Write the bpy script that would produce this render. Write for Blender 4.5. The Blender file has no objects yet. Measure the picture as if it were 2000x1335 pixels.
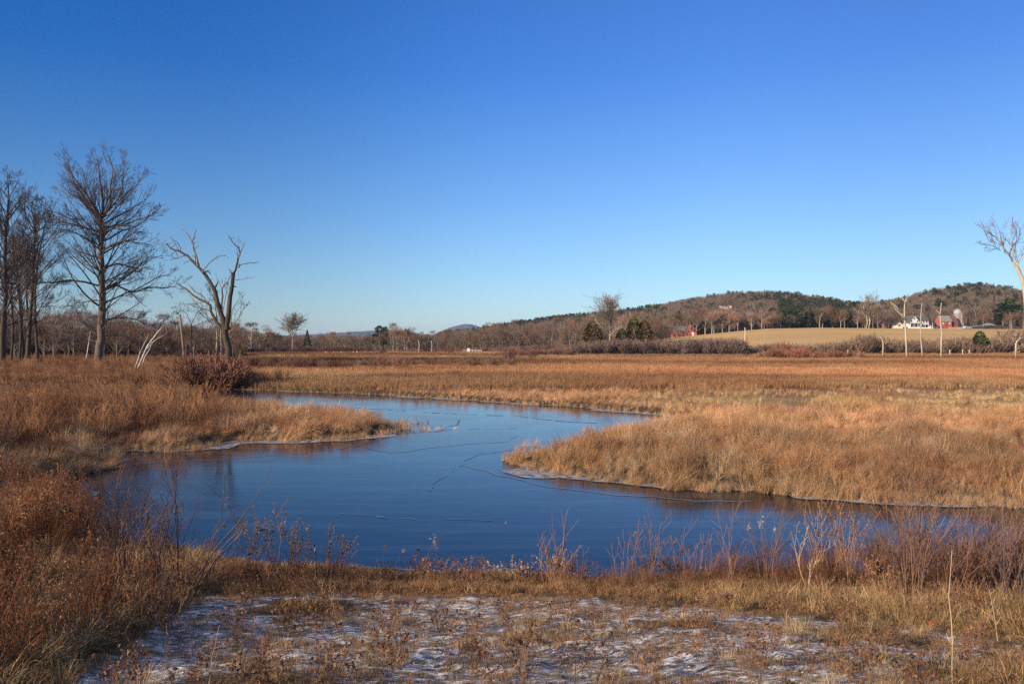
import bpy, math, random
import numpy as np
from mathutils import Vector
R = math.radians
random.seed(7)
C = bpy.context.scene.collection
scene = bpy.context.scene

# ------------------------------------------------------------------ camera
F = 1600.0            # focal length in photo pixels (2000 wide)
Y0 = 667.0            # horizon row
H = 3.6               # eye above the river
cd = bpy.data.cameras.new("camera"); cam = bpy.data.objects.new("camera", cd); C.objects.link(cam)
cd.sensor_width = 36; cd.lens = 36 * F / 2000; cd.clip_start = 0.1; cd.clip_end = 30000
cam.location = (0, 0, H); cam.rotation_euler = (R(90), 0, 0)
scene.camera = cam

# ------------------------------------------------------------------ sky and sun
SUN_EL, SUN_AZ = R(21), R(-125)     # azimuth from +Y, clockwise
w = bpy.data.worlds.new("World"); scene.world = w; w.use_nodes = True
nt = w.node_tree; bg = nt.nodes["Background"]
sky = nt.nodes.new("ShaderNodeTexSky"); sky.sky_type = 'NISHITA'; sky.sun_disc = False
sky.sun_elevation = SUN_EL; sky.sun_rotation = SUN_AZ
sky.air_density = 1.0; sky.dust_density = 0.0; sky.ozone_density = 7.0; sky.altitude = 0
hs = nt.nodes.new("ShaderNodeHueSaturation"); hs.inputs['Saturation'].default_value = 0.98
tcw = nt.nodes.new('ShaderNodeTexCoord'); sxyz = nt.nodes.new('ShaderNodeSeparateXYZ'); nt.links.new(tcw.outputs['Generated'], sxyz.inputs[0])
for sk, v0, v1 in (('Saturation', .95, 1.10), ('Value', 1.03, 1.22), ('Hue', .5, .512)):      # deeper blue higher up
    mr_ = nt.nodes.new('ShaderNodeMapRange'); mr_.inputs['From Min'].default_value = .05; mr_.inputs['From Max'].default_value = .31
    mr_.inputs['To Min'].default_value = v0; mr_.inputs['To Max'].default_value = v1; nt.links.new(sxyz.outputs['Z'], mr_.inputs[0]); nt.links.new(mr_.outputs[0], hs.inputs[sk])
nt.links.new(sky.outputs[0], hs.inputs['Color'])
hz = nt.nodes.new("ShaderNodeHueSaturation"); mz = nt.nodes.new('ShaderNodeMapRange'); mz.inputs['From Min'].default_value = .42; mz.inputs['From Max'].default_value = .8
mz.inputs['To Min'].default_value = 1.0; mz.inputs['To Max'].default_value = .62; nt.links.new(sxyz.outputs['Z'], mz.inputs[0]); nt.links.new(mz.outputs[0], hz.inputs['Saturation']); nt.links.new(hs.outputs[0], hz.inputs['Color'])  # unseen overhead sky made greyer to take blue out of the shadows
for sk, stops in (('Value', ((.1, .72), (.25, .80), (.50, 1.0), (.62, .99), (.80, .86))),):    # lens vignetting put into the sky colour: darker left, slightly darker right
    ma_ = nt.nodes.new('ShaderNodeMapRange'); ma_.inputs['From Min'].default_value = -.8; ma_.inputs['From Max'].default_value = .8; nt.links.new(sxyz.outputs['X'], ma_.inputs[0])
    ra_ = nt.nodes.new('ShaderNodeValToRGB'); nt.links.new(ma_.outputs[0], ra_.inputs[0]); e_ = ra_.color_ramp.elements; ra_.color_ramp.interpolation = 'EASE'
    while len(e_) < len(stops): e_.new(.5)
    for q_, (p_, v_) in zip(e_, stops): q_.position = p_; q_.color = (v_, v_, v_, 1)
    nt.links.new(ra_.outputs[0], hz.inputs[sk])
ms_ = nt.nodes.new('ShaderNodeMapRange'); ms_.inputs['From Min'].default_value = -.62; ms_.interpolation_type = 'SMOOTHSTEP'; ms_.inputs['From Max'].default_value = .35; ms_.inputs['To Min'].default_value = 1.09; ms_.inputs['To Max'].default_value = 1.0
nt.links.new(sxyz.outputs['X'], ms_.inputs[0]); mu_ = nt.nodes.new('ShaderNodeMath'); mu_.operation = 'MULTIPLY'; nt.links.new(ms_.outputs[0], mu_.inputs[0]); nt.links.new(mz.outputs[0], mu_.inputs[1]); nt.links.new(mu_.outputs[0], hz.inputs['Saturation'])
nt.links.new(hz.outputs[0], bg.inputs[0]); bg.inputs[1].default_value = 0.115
sl = bpy.data.lights.new("sun", 'SUN'); sl.energy = 5.0; sl.angle = R(0.5); sl.color = (1.0, 0.84, 0.64)
so = bpy.data.objects.new("sun", sl); C.objects.link(so)
sv = Vector((math.sin(SUN_AZ)*math.cos(SUN_EL), math.cos(SUN_AZ)*math.cos(SUN_EL), math.sin(SUN_EL)))
so.rotation_euler = sv.to_track_quat('Z', 'Y').to_euler(); so.location = (-20, -20, 20)
scene.view_settings.view_transform = 'Standard'; scene.view_settings.look = 'None'
scene.view_settings.exposure = 0.38; scene.view_settings.gamma = 1
scene.render.engine = 'CYCLES'
scene.cycles.max_bounces = 5; scene.cycles.diffuse_bounces = 2; scene.cycles.glossy_bounces = 2
scene.cycles.transmission_bounces = 2; scene.cycles.transparent_max_bounces = 6
scene.cycles.volume_bounces = 0; scene.cycles.use_denoising = False

# ------------------------------------------------------------------ helpers
def P(px, py, d): return ((px-1000)/F*d, d, H-(py-Y0)/F*d)
def W(px, py):
    d = F*H/(py-Y0); return ((px-1000)/F*d, d)
def sstep(a, b, x):
    t = np.clip((x-a)/(b-a), 0, 1); return t*t*(3-2*t)
def _h(ix, iy, s):
    n = (ix.astype(np.int64)*374761393 + iy.astype(np.int64)*668265263 + s*1442695041) & 0xffffffff
    n = ((n ^ (n >> 13))*1274126177) & 0xffffffff
    return ((n ^ (n >> 16)) & 0xffff)/65535.0
def vnoise(x, y, s=0):
    x = np.asarray(x, float); y = np.asarray(y, float)
    ix = np.floor(x); iy = np.floor(y); fx = x-ix; fy = y-iy
    fx = fx*fx*(3-2*fx); fy = fy*fy*(3-2*fy); ix = ix.astype(np.int64); iy = iy.astype(np.int64)
    a = _h(ix, iy, s); b = _h(ix+1, iy, s); c = _h(ix, iy+1, s); d = _h(ix+1, iy+1, s)
    return (a*(1-fx)+b*fx)*(1-fy)+(c*(1-fx)+d*fx)*fy
def fbm(x, y, o=4, s=0):
    v = 0; a = .5; t = 0
    for k in range(o):
        v = v+a*vnoise(np.asarray(x)*2**k, np.asarray(y)*2**k, s+k*17); t += a; a *= .5
    return v/t

def tag(o, label=None, cat=None, group=None, kind=None):
    if label: o['label'] = label
    if cat: o['category'] = cat
    if group: o['group'] = group
    if kind: o['kind'] = kind
    return o
def empty(name, loc, label=None, cat=None, group=None, rz=0):
    o = bpy.data.objects.new(name, None); C.objects.link(o); o.location = loc; o.rotation_euler = (0, 0, rz)
    o.empty_display_size = .3
    return tag(o, label, cat, group)
def mesh_np(name, V, faces_flat, counts, mat=None, smooth=False):
    me = bpy.data.meshes.new(name)
    V = np.asarray(V, np.float32); ff = np.asarray(faces_flat, np.int32); cn = np.asarray(counts, np.int32)
    me.vertices.add(len(V)); me.vertices.foreach_set('co', V.ravel())
    me.loops.add(len(ff)); me.loops.foreach_set('vertex_index', ff)
    me.polygons.add(len(cn)); st = np.concatenate([[0], np.cumsum(cn)[:-1]]).astype(np.int32)
    me.polygons.foreach_set('loop_start', st); me.polygons.foreach_set('loop_total', cn)
    me.polygons.foreach_set('use_smooth', np.full(len(cn), smooth))
    me.update(calc_edges=True)
    if mat: me.materials.append(mat)
    return me
class MB:
    """collects tubes, blades, boxes; build() links ONE mesh object"""
    def __init__(s): s.v = []; s.f = []; s.c = []; s.n = 0; s.m = []
    def add(s, V, faces, mi=0):
        V = np.asarray(V, float); s.v.append(V)
        for f in faces: s.f.extend([i+s.n for i in f]); s.c.append(len(f)); s.m.append(mi)
        s.n += len(V)
    def tube(s, pts, rad, k=3, mi=0, cap=False):
        pts = np.asarray(pts, float); n = len(pts); rad = np.broadcast_to(np.asarray(rad, float), (n,))
        t = np.gradient(pts, axis=0); t /= np.linalg.norm(t, axis=1)[:, None]+1e-9
        ref = np.array([0.3, 0.9, 0.1]) if abs(t[0][2]) > .6 else np.array([0.05, 0.1, 1.0])
        a = np.cross(t, ref); a /= np.linalg.norm(a, axis=1)[:, None]+1e-9; b = np.cross(t, a)
        an = np.arange(k)*2*math.pi/k
        V = (pts[:, None]+rad[:, None, None]*(np.cos(an)[None, :, None]*a[:, None]+np.sin(an)[None, :, None]*b[:, None])).reshape(-1, 3)
        fs = [(i*k+j, i*k+(j+1) % k, (i+1)*k+(j+1) % k, (i+1)*k+j) for i in range(n-1) for j in range(k)]
        if cap: fs += [tuple(range(k))[::-1], tuple((n-1)*k+j for j in range(k))]
        s.add(V, fs, mi)
    def blade(s, pts, wd, side, mi=0):
        """flat tapering strip along pts, width wd at foot, to a point"""
        pts = np.asarray(pts, float); n = len(pts); side = np.asarray(side, float)
        V = []
        for i in range(n-1):
            q = wd*(1-.75*i/(n-1))/2; V += [pts[i]-side*q, pts[i]+side*q]
        V.append(pts[-1]); fs = [(2*i, 2*i+1, 2*i+3, 2*i+2) for i in range(n-2)]+[(2*n-4, 2*n-3, 2*n-2)]
        s.add(V, fs, mi)
    def box(s, c, d, rz=0, mi=0):
        x, y, z = [q/2 for q in d]; V = np.array([(i*x, j*y, k*z) for i in (-1, 1) for j in (-1, 1) for k in (-1, 1)])
        cz, sz = math.cos(rz), math.sin(rz); V = np.stack([V[:, 0]*cz-V[:, 1]*sz, V[:, 0]*sz+V[:, 1]*cz, V[:, 2]], 1)+np.array(c)
        s.add(V, [(0, 1, 3, 2), (4, 6, 7, 5), (0, 4, 5, 1), (2, 3, 7, 6), (0, 2, 6, 4), (1, 5, 7, 3)], mi)
    def prism(s, prof, y0, y1, mi=0):
        """profile in xz extruded along y"""
        n = len(prof); V = [(p[0], y0, p[1]) for p in prof]+[(p[0], y1, p[1]) for p in prof]
        s.add(V, [tuple(range(n)), tuple(range(2*n-1, n-1, -1))]+[(i, i+n, (i+1) % n+n, (i+1) % n) for i in range(n)], mi)
    def mesh(s, name, mats, smooth=False):
        me = mesh_np(name, np.concatenate(s.v), s.f, s.c, None, smooth)
        for m in (mats if isinstance(mats, (list, tuple)) else [mats]): me.materials.append(m)
        if any(s.m): me.polygons.foreach_set('material_index', np.array(s.m, np.int32))
        return me
    def build(s, name, mats, parent=None, smooth=False):
        o = bpy.data.objects.new(name, s.mesh(name, mats, smooth)); C.objects.link(o); o.parent = parent; return o

# ------------------------------------------------------------------ materials
def newmat(name):
    m = bpy.data.materials.new(name); m.use_nodes = True; return m, m.node_tree, m.node_tree.nodes['Principled BSDF']
def mix(nt, a, b, f, mode='MIX'):
    n = nt.nodes.new('ShaderNodeMix'); n.data_type = 'RGBA'; n.blend_type = mode
    for sock, v in ((n.inputs['A'], a), (n.inputs['B'], b), (n.inputs['Factor'], f)):
        if hasattr(v, 'default_value') or hasattr(v, 'is_linked'): nt.links.new(v, sock)
        elif isinstance(v, tuple): sock.default_value = (*v, 1)
        else: sock.default_value = v
    return n.outputs['Result']
def noise(nt, scale, detail=3, rough=.6, coord=None, stretch=None):
    n = nt.nodes.new('ShaderNodeTexNoise'); n.inputs['Scale'].default_value = scale
    n.inputs['Detail'].default_value = detail; n.inputs['Roughness'].default_value = rough
    if coord is None:
        g = nt.nodes.new('ShaderNodeNewGeometry'); coord = g.outputs['Position']
    if stretch:
        mp = nt.nodes.new('ShaderNodeMapping'); mp.inputs['Scale'].default_value = stretch[0]; mp.inputs['Rotation'].default_value = stretch[1]
        nt.links.new(coord, mp.inputs[0]); coord = mp.outputs[0]
    nt.links.new(coord, n.inputs['Vector']); return n.outputs['Fac']
def ramp(nt, fac, stops):
    r = nt.nodes.new('ShaderNodeValToRGB'); nt.links.new(fac, r.inputs[0]); e = r.color_ramp.elements
    while len(e) < len(stops): e.new(.5)
    for k, (p, c) in enumerate(stops): e[k].position = p; e[k].color = (*c, 1) if len(c) == 3 else c
    return r.outputs['Color']
def solid(name, c, rough=.8, var=.25, scale=1.5, spec=.2, obj_coord=True):
    m, nt, b = newmat(name)
    tc = nt.nodes.new('ShaderNodeTexCoord')
    n = noise(nt, scale, 4, .65, tc.outputs['Object'] if obj_coord else None)
    col = ramp(nt, n, [(.25, tuple(q*(1-var) for q in c)), (.75, tuple(min(1, q*(1+var)) for q in c))])
    nt.links.new(col, b.inputs['Base Color']); b.inputs['Roughness'].default_value = rough
    b.inputs['Specular IOR Level'].default_value = spec
    return m
def bark(name, c1, c2, scale=3, objcol=False):
    m, nt, b = newmat(name)
    n = noise(nt, scale, 4, .7, None, ((1, 1, .25), (0, 0, 0)))
    col = ramp(nt, n, [(.3, c1), (.7, c2)])
    if objcol:
        oi = nt.nodes.new('ShaderNodeObjectInfo'); col = mix(nt, col, oi.outputs['Color'], 1.0, 'MULTIPLY')
    nt.links.new(col, b.inputs['Base Color']); b.inputs['Roughness'].default_value = .9; b.inputs['Specular IOR Level'].default_value = .1
    return m
def leafy(name, base=None, var=.35, transl=.14, rnd='rand'):
    """thin dry foliage; colour from the per-plant attribute 'tint' or base, small variation between plants"""
    m, nt, b = newmat(name)
    if base is None:
        at = nt.nodes.new('ShaderNodeAttribute'); at.attribute_type = 'INSTANCER'; at.attribute_name = 'tint'; col = at.outputs['Color']
    else:
        n = noise(nt, 1.3, 2); col = ramp(nt, n, [(.3, base[0]), (.7, base[1])])
    oi = nt.nodes.new('ShaderNodeObjectInfo')
    mp = nt.nodes.new('ShaderNodeMapRange'); mp.inputs['To Min'].default_value = 1-var; mp.inputs['To Max'].default_value = 1+var
    g = nt.nodes.new('ShaderNodeNewGeometry')
    ad = nt.nodes.new('ShaderNodeMath'); ad.operation = 'ADD'; nt.links.new(oi.outputs['Random'], ad.inputs[0]); nt.links.new(g.outputs['Random Per Island'], ad.inputs[1])
    fr = nt.nodes.new('ShaderNodeMath'); fr.operation = 'FRACT'; nt.links.new(ad.outputs[0], fr.inputs[0])
    nt.links.new(fr.outputs[0], mp.inputs[0])
    hsv = nt.nodes.new('ShaderNodeHueSaturation'); nt.links.new(col, hsv.inputs['Color']); nt.links.new(mp.outputs[0], hsv.inputs['Value'])
    if rnd == 'obj':
        col2 = mix(nt, hsv.outputs[0], oi.outputs['Color'], 1.0, 'MULTIPLY')
    else: col2 = hsv.outputs[0]
    nt.links.new(col2, b.inputs['Base Color']); b.inputs['Roughness'].default_value = .85; b.inputs['Specular IOR Level'].default_value = .1
    if transl:
        tr = nt.nodes.new('ShaderNodeBsdfTranslucent'); nt.links.new(col2, tr.inputs[0])
        mx = nt.nodes.new('ShaderNodeMixShader'); mx.inputs[0].default_value = transl
        nt.links.new(b.outputs[0], mx.inputs[1]); nt.links.new(tr.outputs[0], mx.inputs[2])
        nt.links.new(mx.outputs[0], nt.nodes['Material Output'].inputs[0])
    return m

M_blade = leafy('dry_blade')
M_bark_grey = bark('bark_grey', (.075, .058, .042), (.22, .175, .13), 4)
M_bark_dark = bark('bark_dark', (.04, .03, .022), (.125, .095, .07), 4)
M_bark_pale = bark('bark_pale', (.38, .31, .21), (.62, .53, .39), 2.0)
M_bark_buff = bark('bark_buff_grey', (.30, .25, .19), (.44, .37, .29), 2.0)
M_birch = bark('bark_birch', (.5, .44, .36), (.8, .76, .68), 5)
M_snag = bark('bark_snag', (.2, .13, .09), (.34, .24, .17), 3)
M_twig = leafy('twig', ((.10, .07, .055), (.17, .125, .10)), .3, 0)
M_twig_dead = leafy('twig_dead', ((.16, .12, .09), (.26, .2, .15)), .3, 0)
M_far_trunk = bark('far_trunk', (.24, .19, .14), (.42, .35, .26), .4, True)
M_far_twig = leafy('far_twig', ((.19, .13, .10), (.28, .20, .15)), .3, 0, 'obj')
M_far_needle = leafy('far_needle', ((.040, .054, .024), (.078, .092, .040)), .4, 0, 'obj')
M_mass = leafy('wood_mass', None, .3, 0)
M_shrub_red = leafy('shrub_red', ((.16, .08, .045), (.26, .14, .08)), .35, 0)
M_shrub_grey = leafy('shrub_grey', ((.2, .13, .11), (.32, .22, .19)), .35, 0)
M_weed = leafy('weed_stem', ((.24, .12, .055), (.4, .22, .11)), .35, .1)
M_weed_pale = leafy('weed_pale', ((.45, .31, .17), (.62, .46, .28)), .3, .1)
M_seed = leafy('seed_head', ((.36, .22, .10), (.6, .42, .23)), .35, .3)
M_fluff = leafy('seed_fluff', ((.62, .5, .3), (.75, .62, .42)), .2, .3)
M_thick = leafy('thicket_twig', ((.16, .085, .065), (.26, .145, .115)), .3, 0, 'obj')

# ------------------------------------------------------------------ river outline and ground form
far_bank = [(-300, 748), (200, 752), (400, 757), (500, 761), (600, 765), (700, 769), (800, 774), (900, 780), (1000, 787), (1100, 793), (1200, 801), (1280, 809), (1330, 818)]
right_pen = [(1310, 832), (1250, 846), (1180, 862), (1110, 878), (1050, 889), (1015, 894), (1000, 899), (1015, 907), (1060, 920), (1110, 928), (1150, 936), (1200, 940), (1250, 948), (1300, 953), (1350, 955), (1400, 957), (1450, 956), (1500, 961), (1550, 967), (1620, 972), (1700, 977), (1800, 980), (1900, 987), (2000, 991), (2200, 1000), (2700, 1020)]
left_pen = [(-300, 775), (200, 783), (420, 788), (520, 795), (600, 806), (680, 816), (740, 824), (775, 830), (790, 835), (775, 843), (740, 850), (690, 855), (650, 859), (600, 860), (550, 861), (500, 860), (465, 863), (430, 868), (400, 877), (360, 882), (310, 884), (260, 881), (225, 884), (215, 900), (190, 920), (140, 930), (105, 945), (108, 975), (150, 1000)]
near = [(15, 10.9), (11, 11.2), (8, 10.9), (5, 11.3), (2, 11.0), (-1, 11.3), (-3.0, 11.7), (-4.3, 12.2), (-5.6, 13.3), (-6.8, 14.6), (-8.0, 15.6), (-8.8, 16.6)]
poly = [W(*p) for p in far_bank+right_pen]+[(30, 10.5)]+near+[W(*p) for p in reversed(left_pen)]
poly = np.array(poly)
# round and roughen the outline
def refine(pl):
    out = []
    n = len(pl)
    for i in range(n):
        p0, p1, p2, p3 = pl[i-1], pl[i], pl[(i+1) % n], pl[(i+2) % n]
        L = np.linalg.norm(p2-p1); k = int(min(12, max(2, L/.7)))
        for t in np.arange(k)/k:
            out.append(.5*((2*p1)+(-p0+p2)*t+(2*p0-5*p1+4*p2-p3)*t*t+(-p0+3*p1-3*p2+p3)*t**3))
    return np.array(out)
poly = refine(poly)
jit = np.stack([fbm(poly[:, 0]*.9, poly[:, 1]*.9, 3, 5)-.5, fbm(poly[:, 0]*.9, poly[:, 1]*.9, 3, 9)-.5], 1)
poly = poly+jit*.7
def sdf(x, y):
    """signed distance to the waterline, positive on land"""
    x = np.asarray(x, float).ravel(); y = np.asarray(y, float).ravel()
    out = np.full(len(x), 50.0); A = poly; B = np.roll(poly, -1, 0)
    sel = (y < 75) & (y > 4)
    xs, ys = x[sel], y[sel]; best = np.full(len(xs), 1e9); ins = np.zeros(len(xs), bool)
    for (ax, ay), (bx, by) in zip(A, B):
        dx, dy = bx-ax, by-ay; L = dx*dx+dy*dy+1e-12
        t = np.clip(((xs-ax)*dx+(ys-ay)*dy)/L, 0, 1)
        best = np.minimum(best, (xs-ax-t*dx)**2+(ys-ay-t*dy)**2)
        c = (ay > ys) != (by > ys)
        ins ^= c & (xs < (bx-ax)*(ys-ay)/((by-ay) if abs(by-ay) > 1e-12 else 1e-12)+ax)
    s = np.sqrt(best); s[ins] *= -1; out[sel] = s
    return out
HILL1 = [(600, 662), (800, 656), (900, 645), (950, 637), (1000, 630), (1050, 622), (1100, 617), (1150, 612), (1200, 607), (1250, 601), (1300, 592), (1350, 583), (1400, 575), (1450, 570), (1500, 569), (1550, 573), (1600, 580), (1650, 590), (1750, 600), (1900, 620), (2600, 640)]
HILL2 = [(1350, 650), (1500, 620), (1600, 604), (1700, 594), (1750, 584), (1800, 570), (1850, 560), (1900, 555), (1950, 557), (2000, 568), (2100, 585), (2300, 610), (2700, 650)]
FIELD = [(1180, 686), (1240, 674), (1300, 659), (1350, 655), (1400, 650), (1450, 645), (1500, 641), (1600, 639), (1700, 640), (1850, 641), (2000, 642), (2300, 640), (2700, 640)]
def row(tab, px):
    a = np.array(tab, float); return np.interp(px, a[:, 0], a[:, 1])
NY = [-6, 0, 3, 4.8, 6.2, 7.7, 9.3, 10.0, 12, 16]; NZ = [2.1, 2.0, 1.78, 1.6, 1.37, 1.10, .80, .60, .45, .4]
def ground(x, y):
    x = np.asarray(x, float); y = np.asarray(y, float); sh = x.shape; x = x.ravel(); y = y.ravel()
    s = sdf(x, y); d = np.maximum(y, 1.0); px = 1000+F*x/d
    z = .18+.2*fbm(x*.08, y*.08, 3, 2)+.2*sstep(20, 110, y)*sstep(500, 200, px)
    z = z+.12*(fbm(x*.7, y*.7, 3, 4)-.5)+.26*(fbm(x*.42, y*.3, 2, 14)-.5)*sstep(13, 18, y)*sstep(.6, 2.2, s)*sstep(90, 60, y)
    nz = np.interp(y, NY, NZ)+.25*sstep(-3, -8, x)*sstep(20, 8, y)
    z = np.where(y < 18, np.maximum(z, nz+.10*(fbm(x*.5, y*.5, 2, 6)-.5)), z)
    z = z+(.06*(fbm(x*2.6, y*2.6, 4, 8)-.5)+.05*(fbm(x*6.5+y*1.5, y*7.5, 2, 18)-.5))*(y < 14)
    # field rising on the right
    cz = H-(row(FIELD, px)-Y0)/F*460
    t = np.clip((d-215)/245, 0, 1)**1.15
    z = np.where(d > 215, z*(1-t)+cz*t, z)
    # hills (the crown of the wood on them is about 8 m)
    for tab, D, d0, th in ((HILL1, 1000., 480., 9.), (HILL2, 840., 475., 9.)):
        rz = H-(row(tab, px)-Y0)/F*D-th
        tt = sstep(d0, D, d)*.55+.45*np.clip((d-d0)/(D-d0), 0, 1)
        tt = np.where(d > D, 1-.8*sstep(D, D+700, d), tt)
        z = np.where(d > d0, np.maximum(z, cz*(1-tt)+rz*tt), z)
    z = np.where(d > 400, z+1.0*(fbm(x*.01, y*.01, 3, 3)-.5)*sstep(400, 600, d), z)
    z = np.where(d > 1900, z*(1-sstep(1900, 2600, d)), z)
    k = sstep(-.5, 1.1, s); k2 = sstep(-.45, .5, s); k = np.where(y < 12.6, k2, k)
    z = z*k-.3*(1-k)*np.where(y < 12.6, 1.5, 1)
    return z.reshape(sh)
def gz(x, y): return float(ground(np.array([x]), np.array([y]))[0])
def hit(px, py, d0=3, d1=1500):
    ds = np.geomspace(d0, d1, 4000); x = (px-1000)/F*ds; z = H-(py-Y0)/F*ds; g = ground(x, ds)
    i = np.argmax(g >= z); return (x[i], ds[i], g[i])

# ground sheet
ys = np.concatenate([np.arange(-7, 3, .4), np.arange(3, 12.5, .036), 12.5*np.exp(np.linspace(0, math.log(75/12.5), 260))[1:], 75*np.exp(np.linspace(0, math.log(9000/75), 170))[1:]])
us = np.concatenate([np.linspace(-3.2, -.9, 40)[:-1], np.linspace(-.9, .9, 780), np.linspace(.9, 3.2, 40)[1:]])
def grid_mesh(name, X, Y, Z, mat, smooth=True):
    r, c = X.shape; V = np.stack([X.ravel(), Y.ravel(), Z.ravel()], 1)
    i = np.arange(r-1)[:, None]*c+np.arange(c-1)[None]; f = np.stack([i, i+1, i+c+1, i+c], -1).reshape(-1, 4)
    return mesh_np(name, V, f.ravel(), np.full(len(f), 4), mat, smooth)
YY, UU = np.meshgrid(ys, us, indexing='ij'); XX = UU*(np.maximum(YY, 0)*.78+4.5)
ZZ = ground(XX, YY)

# tints: what grows where
def tint(x, y):
    x = np.asarray(x, float); y = np.asarray(y, float); d = np.maximum(y, 1); px = 1000+F*x/d; py = Y0+F*(H-.5)/d
    tan = np.array([.54, .305, .15]); gold = np.array([.61, .37, .18]); rust = np.array([.41, .19, .09]); dark = np.array([.15, .075, .042]); pale = np.array([.58, .42, .26]); olive = np.array([.30, .225, .09])
    n1 = fbm(x*.06+3, y*.025, 4, 21); n2 = fbm(x*.35, y*.22, 3, 31); n3 = fbm(x*1.1, y*1.1, 2, 41)
    def mixc(a, b, t): return a*(1-t[:, None])+b*t[:, None]
    c = mixc(np.tile(tan, (len(x), 1)), np.tile(gold, (len(x), 1)), n2)
    c = mixc(c, np.tile(rust, (len(x), 1)), np.clip((n1-.47)*4, 0, 1)*.55)
    far = sstep(735, 705, py)
    c = mixc(c, np.tile(rust, (len(x), 1)), far*sstep(.42, .6, n1)*.55)
    # rust belt across the right of the meadow
    c = mixc(c, np.tile(rust*1.12, (len(x), 1)), sstep(694, 700, py)*sstep(752, 735, py)*sstep(1000, 1300, px)*(.3+.7*sstep(.35, .65, n2)))
    c = mixc(c, np.tile(rust*.8, (len(x), 1)), sstep(700, 705, py)*sstep(732, 718, py)*sstep(1150, 800, px)*(.35+.65*sstep(.4, .6, n2)))
    # dull green flat on the right with frost
    c = mixc(c, np.tile(olive*1.4, (len(x), 1)), sstep(755, 765, py)*sstep(800, 785, py)*sstep(1150, 1350, px)*.55*(.4+n2))
    st = fbm(x*.022+1, y*.06, 4, 51); c = c*(.72+.62*sstep(.36, .62, st))[:, None]
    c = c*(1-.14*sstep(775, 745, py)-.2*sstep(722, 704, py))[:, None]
    # left bank brush
    lb = sstep(560, 440, px)*sstep(12, 16, y)*sstep(900, 860, py)
    c = mixc(c, np.tile(rust*.85, (len(x), 1)), lb*.75)
    c = mixc(c, np.tile(dark, (len(x), 1)), lb*sstep(.5, .62, n2)*.6)
    # pale straw in clumps by the water
    c = mixc(c, np.tile(pale, (len(x), 1)), sstep(.58, .7, n3)*sstep(70, 25, y)*.6)
    c = mixc(c, np.tile(rust, (len(x), 1)), sstep(.52, .68, fbm(x*.5+9, y*.4, 3, 77))*sstep(75, 40, y)*.55)
    return c
# ground material: attribute colour, noise, snow
m, nt, b = newmat('ground_soil')
at = nt.nodes.new('ShaderNodeAttribute'); at.attribute_name = 'soil'
n1 = noise(nt, 9, 6, .75); n0 = noise(nt, .9, 3, .6)
dirt = mix(nt, at.outputs['Color'], ramp(nt, n1, [(.3, (.45, .42, .4)), (.7, (1.35, 1.3, 1.2))]), 1.0, 'MULTIPLY')
sn = nt.nodes.new('ShaderNodeAttribute'); sn.attribute_name = 'snow'
fine = noise(nt, 8.5, 8, .88, None, ((1, 1.9, 1), (0, 0, R(-28))))
add = nt.nodes.new('ShaderNodeMath'); add.operation = 'ADD'; nt.links.new(sn.outputs['Fac'], add.inputs[0]); nt.links.new(fine, add.inputs[1])
msk = ramp(nt, add.outputs[0], [(.985/2, (0, 0, 0)), (1.07/2, (1, 1, 1))])
hf = nt.nodes.new('ShaderNodeMath'); hf.operation = 'MULTIPLY'; hf.inputs[1].default_value = .5
nt.links.new(add.outputs[0], hf.inputs[0]); msk = ramp(nt, hf.outputs[0], [(.49, (0, 0, 0)), (.525, (1, 1, 1))])
col = mix(nt, dirt, (.88, .84, .78), msk)
nt.links.new(col, b.inputs['Base Color']); b.inputs['Roughness'].default_value = .9; b.inputs['Specular IOR Level'].default_value = .15
bp = nt.nodes.new('ShaderNodeBump'); bp.inputs['Strength'].default_value = .7; bp.inputs['Distance'].default_value = .05
bn = noise(nt, 22, 5, .7); ad2 = nt.nodes.new('ShaderNodeMath'); ad2.operation = 'ADD'; nt.links.new(bn, ad2.inputs[0]); nt.links.new(msk, ad2.inputs[1])
nt.links.new(ad2.outputs[0], bp.inputs['Height']); nt.links.new(bp.outputs[0], b.inputs['Normal'])
M_ground = m
me = grid_mesh('ground', XX, YY, ZZ, M_ground)
fx, fy = XX.ravel(), YY.ravel(); SS = sdf(fx, fy); fpx = 1000+F*fx/np.maximum(fy, 1); fpy = Y0+F*3.1/np.maximum(fy, 1)
def snowmap(x, y):
    """0..1 how much snow lies here"""
    d = np.maximum(y, 1); px = 1000+F*x/d
    s = sstep(.12, .42, fbm(x*.7+4, y*1.0+x*.3, 3, 55))*sstep(9.7, 9.0, y)
    yl = np.interp(px, [0, 250, 400, 700, 1100, 1300, 1500, 1800, 2000], [4.4, 6.0, 9.0, 9.2, 9.1, 8.6, 7.6, 6.9, 6.3])
    s = s*sstep(yl+.5, yl-.6, y)*sstep(-3.9, -2.6, x+(y-5)*.3)
    fl = sstep(.56, .72, fbm(x*.25, y*.12, 3, 66))*sstep(36, 42, y)*sstep(75, 60, y)*sstep(1100, 1300, px)
    return np.clip(np.maximum(s, fl*.85), 0, 1)
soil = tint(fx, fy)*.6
fld = (fy > 215) & (fpx > 1180); fc = np.array([.62, .41, .13]); fc2 = np.array([.82, .52, .24])
fn = fbm(fx*.01, fy*.06, 3, 12)[:, None]; wet = np.abs(SS) < .9; soil[wet] = np.array([.085, .058, .036]); soil[fld] = (fc*(1-fn)+fc2*fn)[fld]
wl = ((fy > 466) & (fpx > 1200)) | ((fy > 260) & (fpx <= 1200)); soil[wl] = np.array([.14, .10, .07])
nr = fy < 12.5; nn = fbm(fx*1.5, fy*1.5, 4, 13)[:, None]
soil[nr] = (np.array([.10, .065, .03])*(1-nn)+np.array([.26, .18, .09])*nn)[nr]
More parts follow.
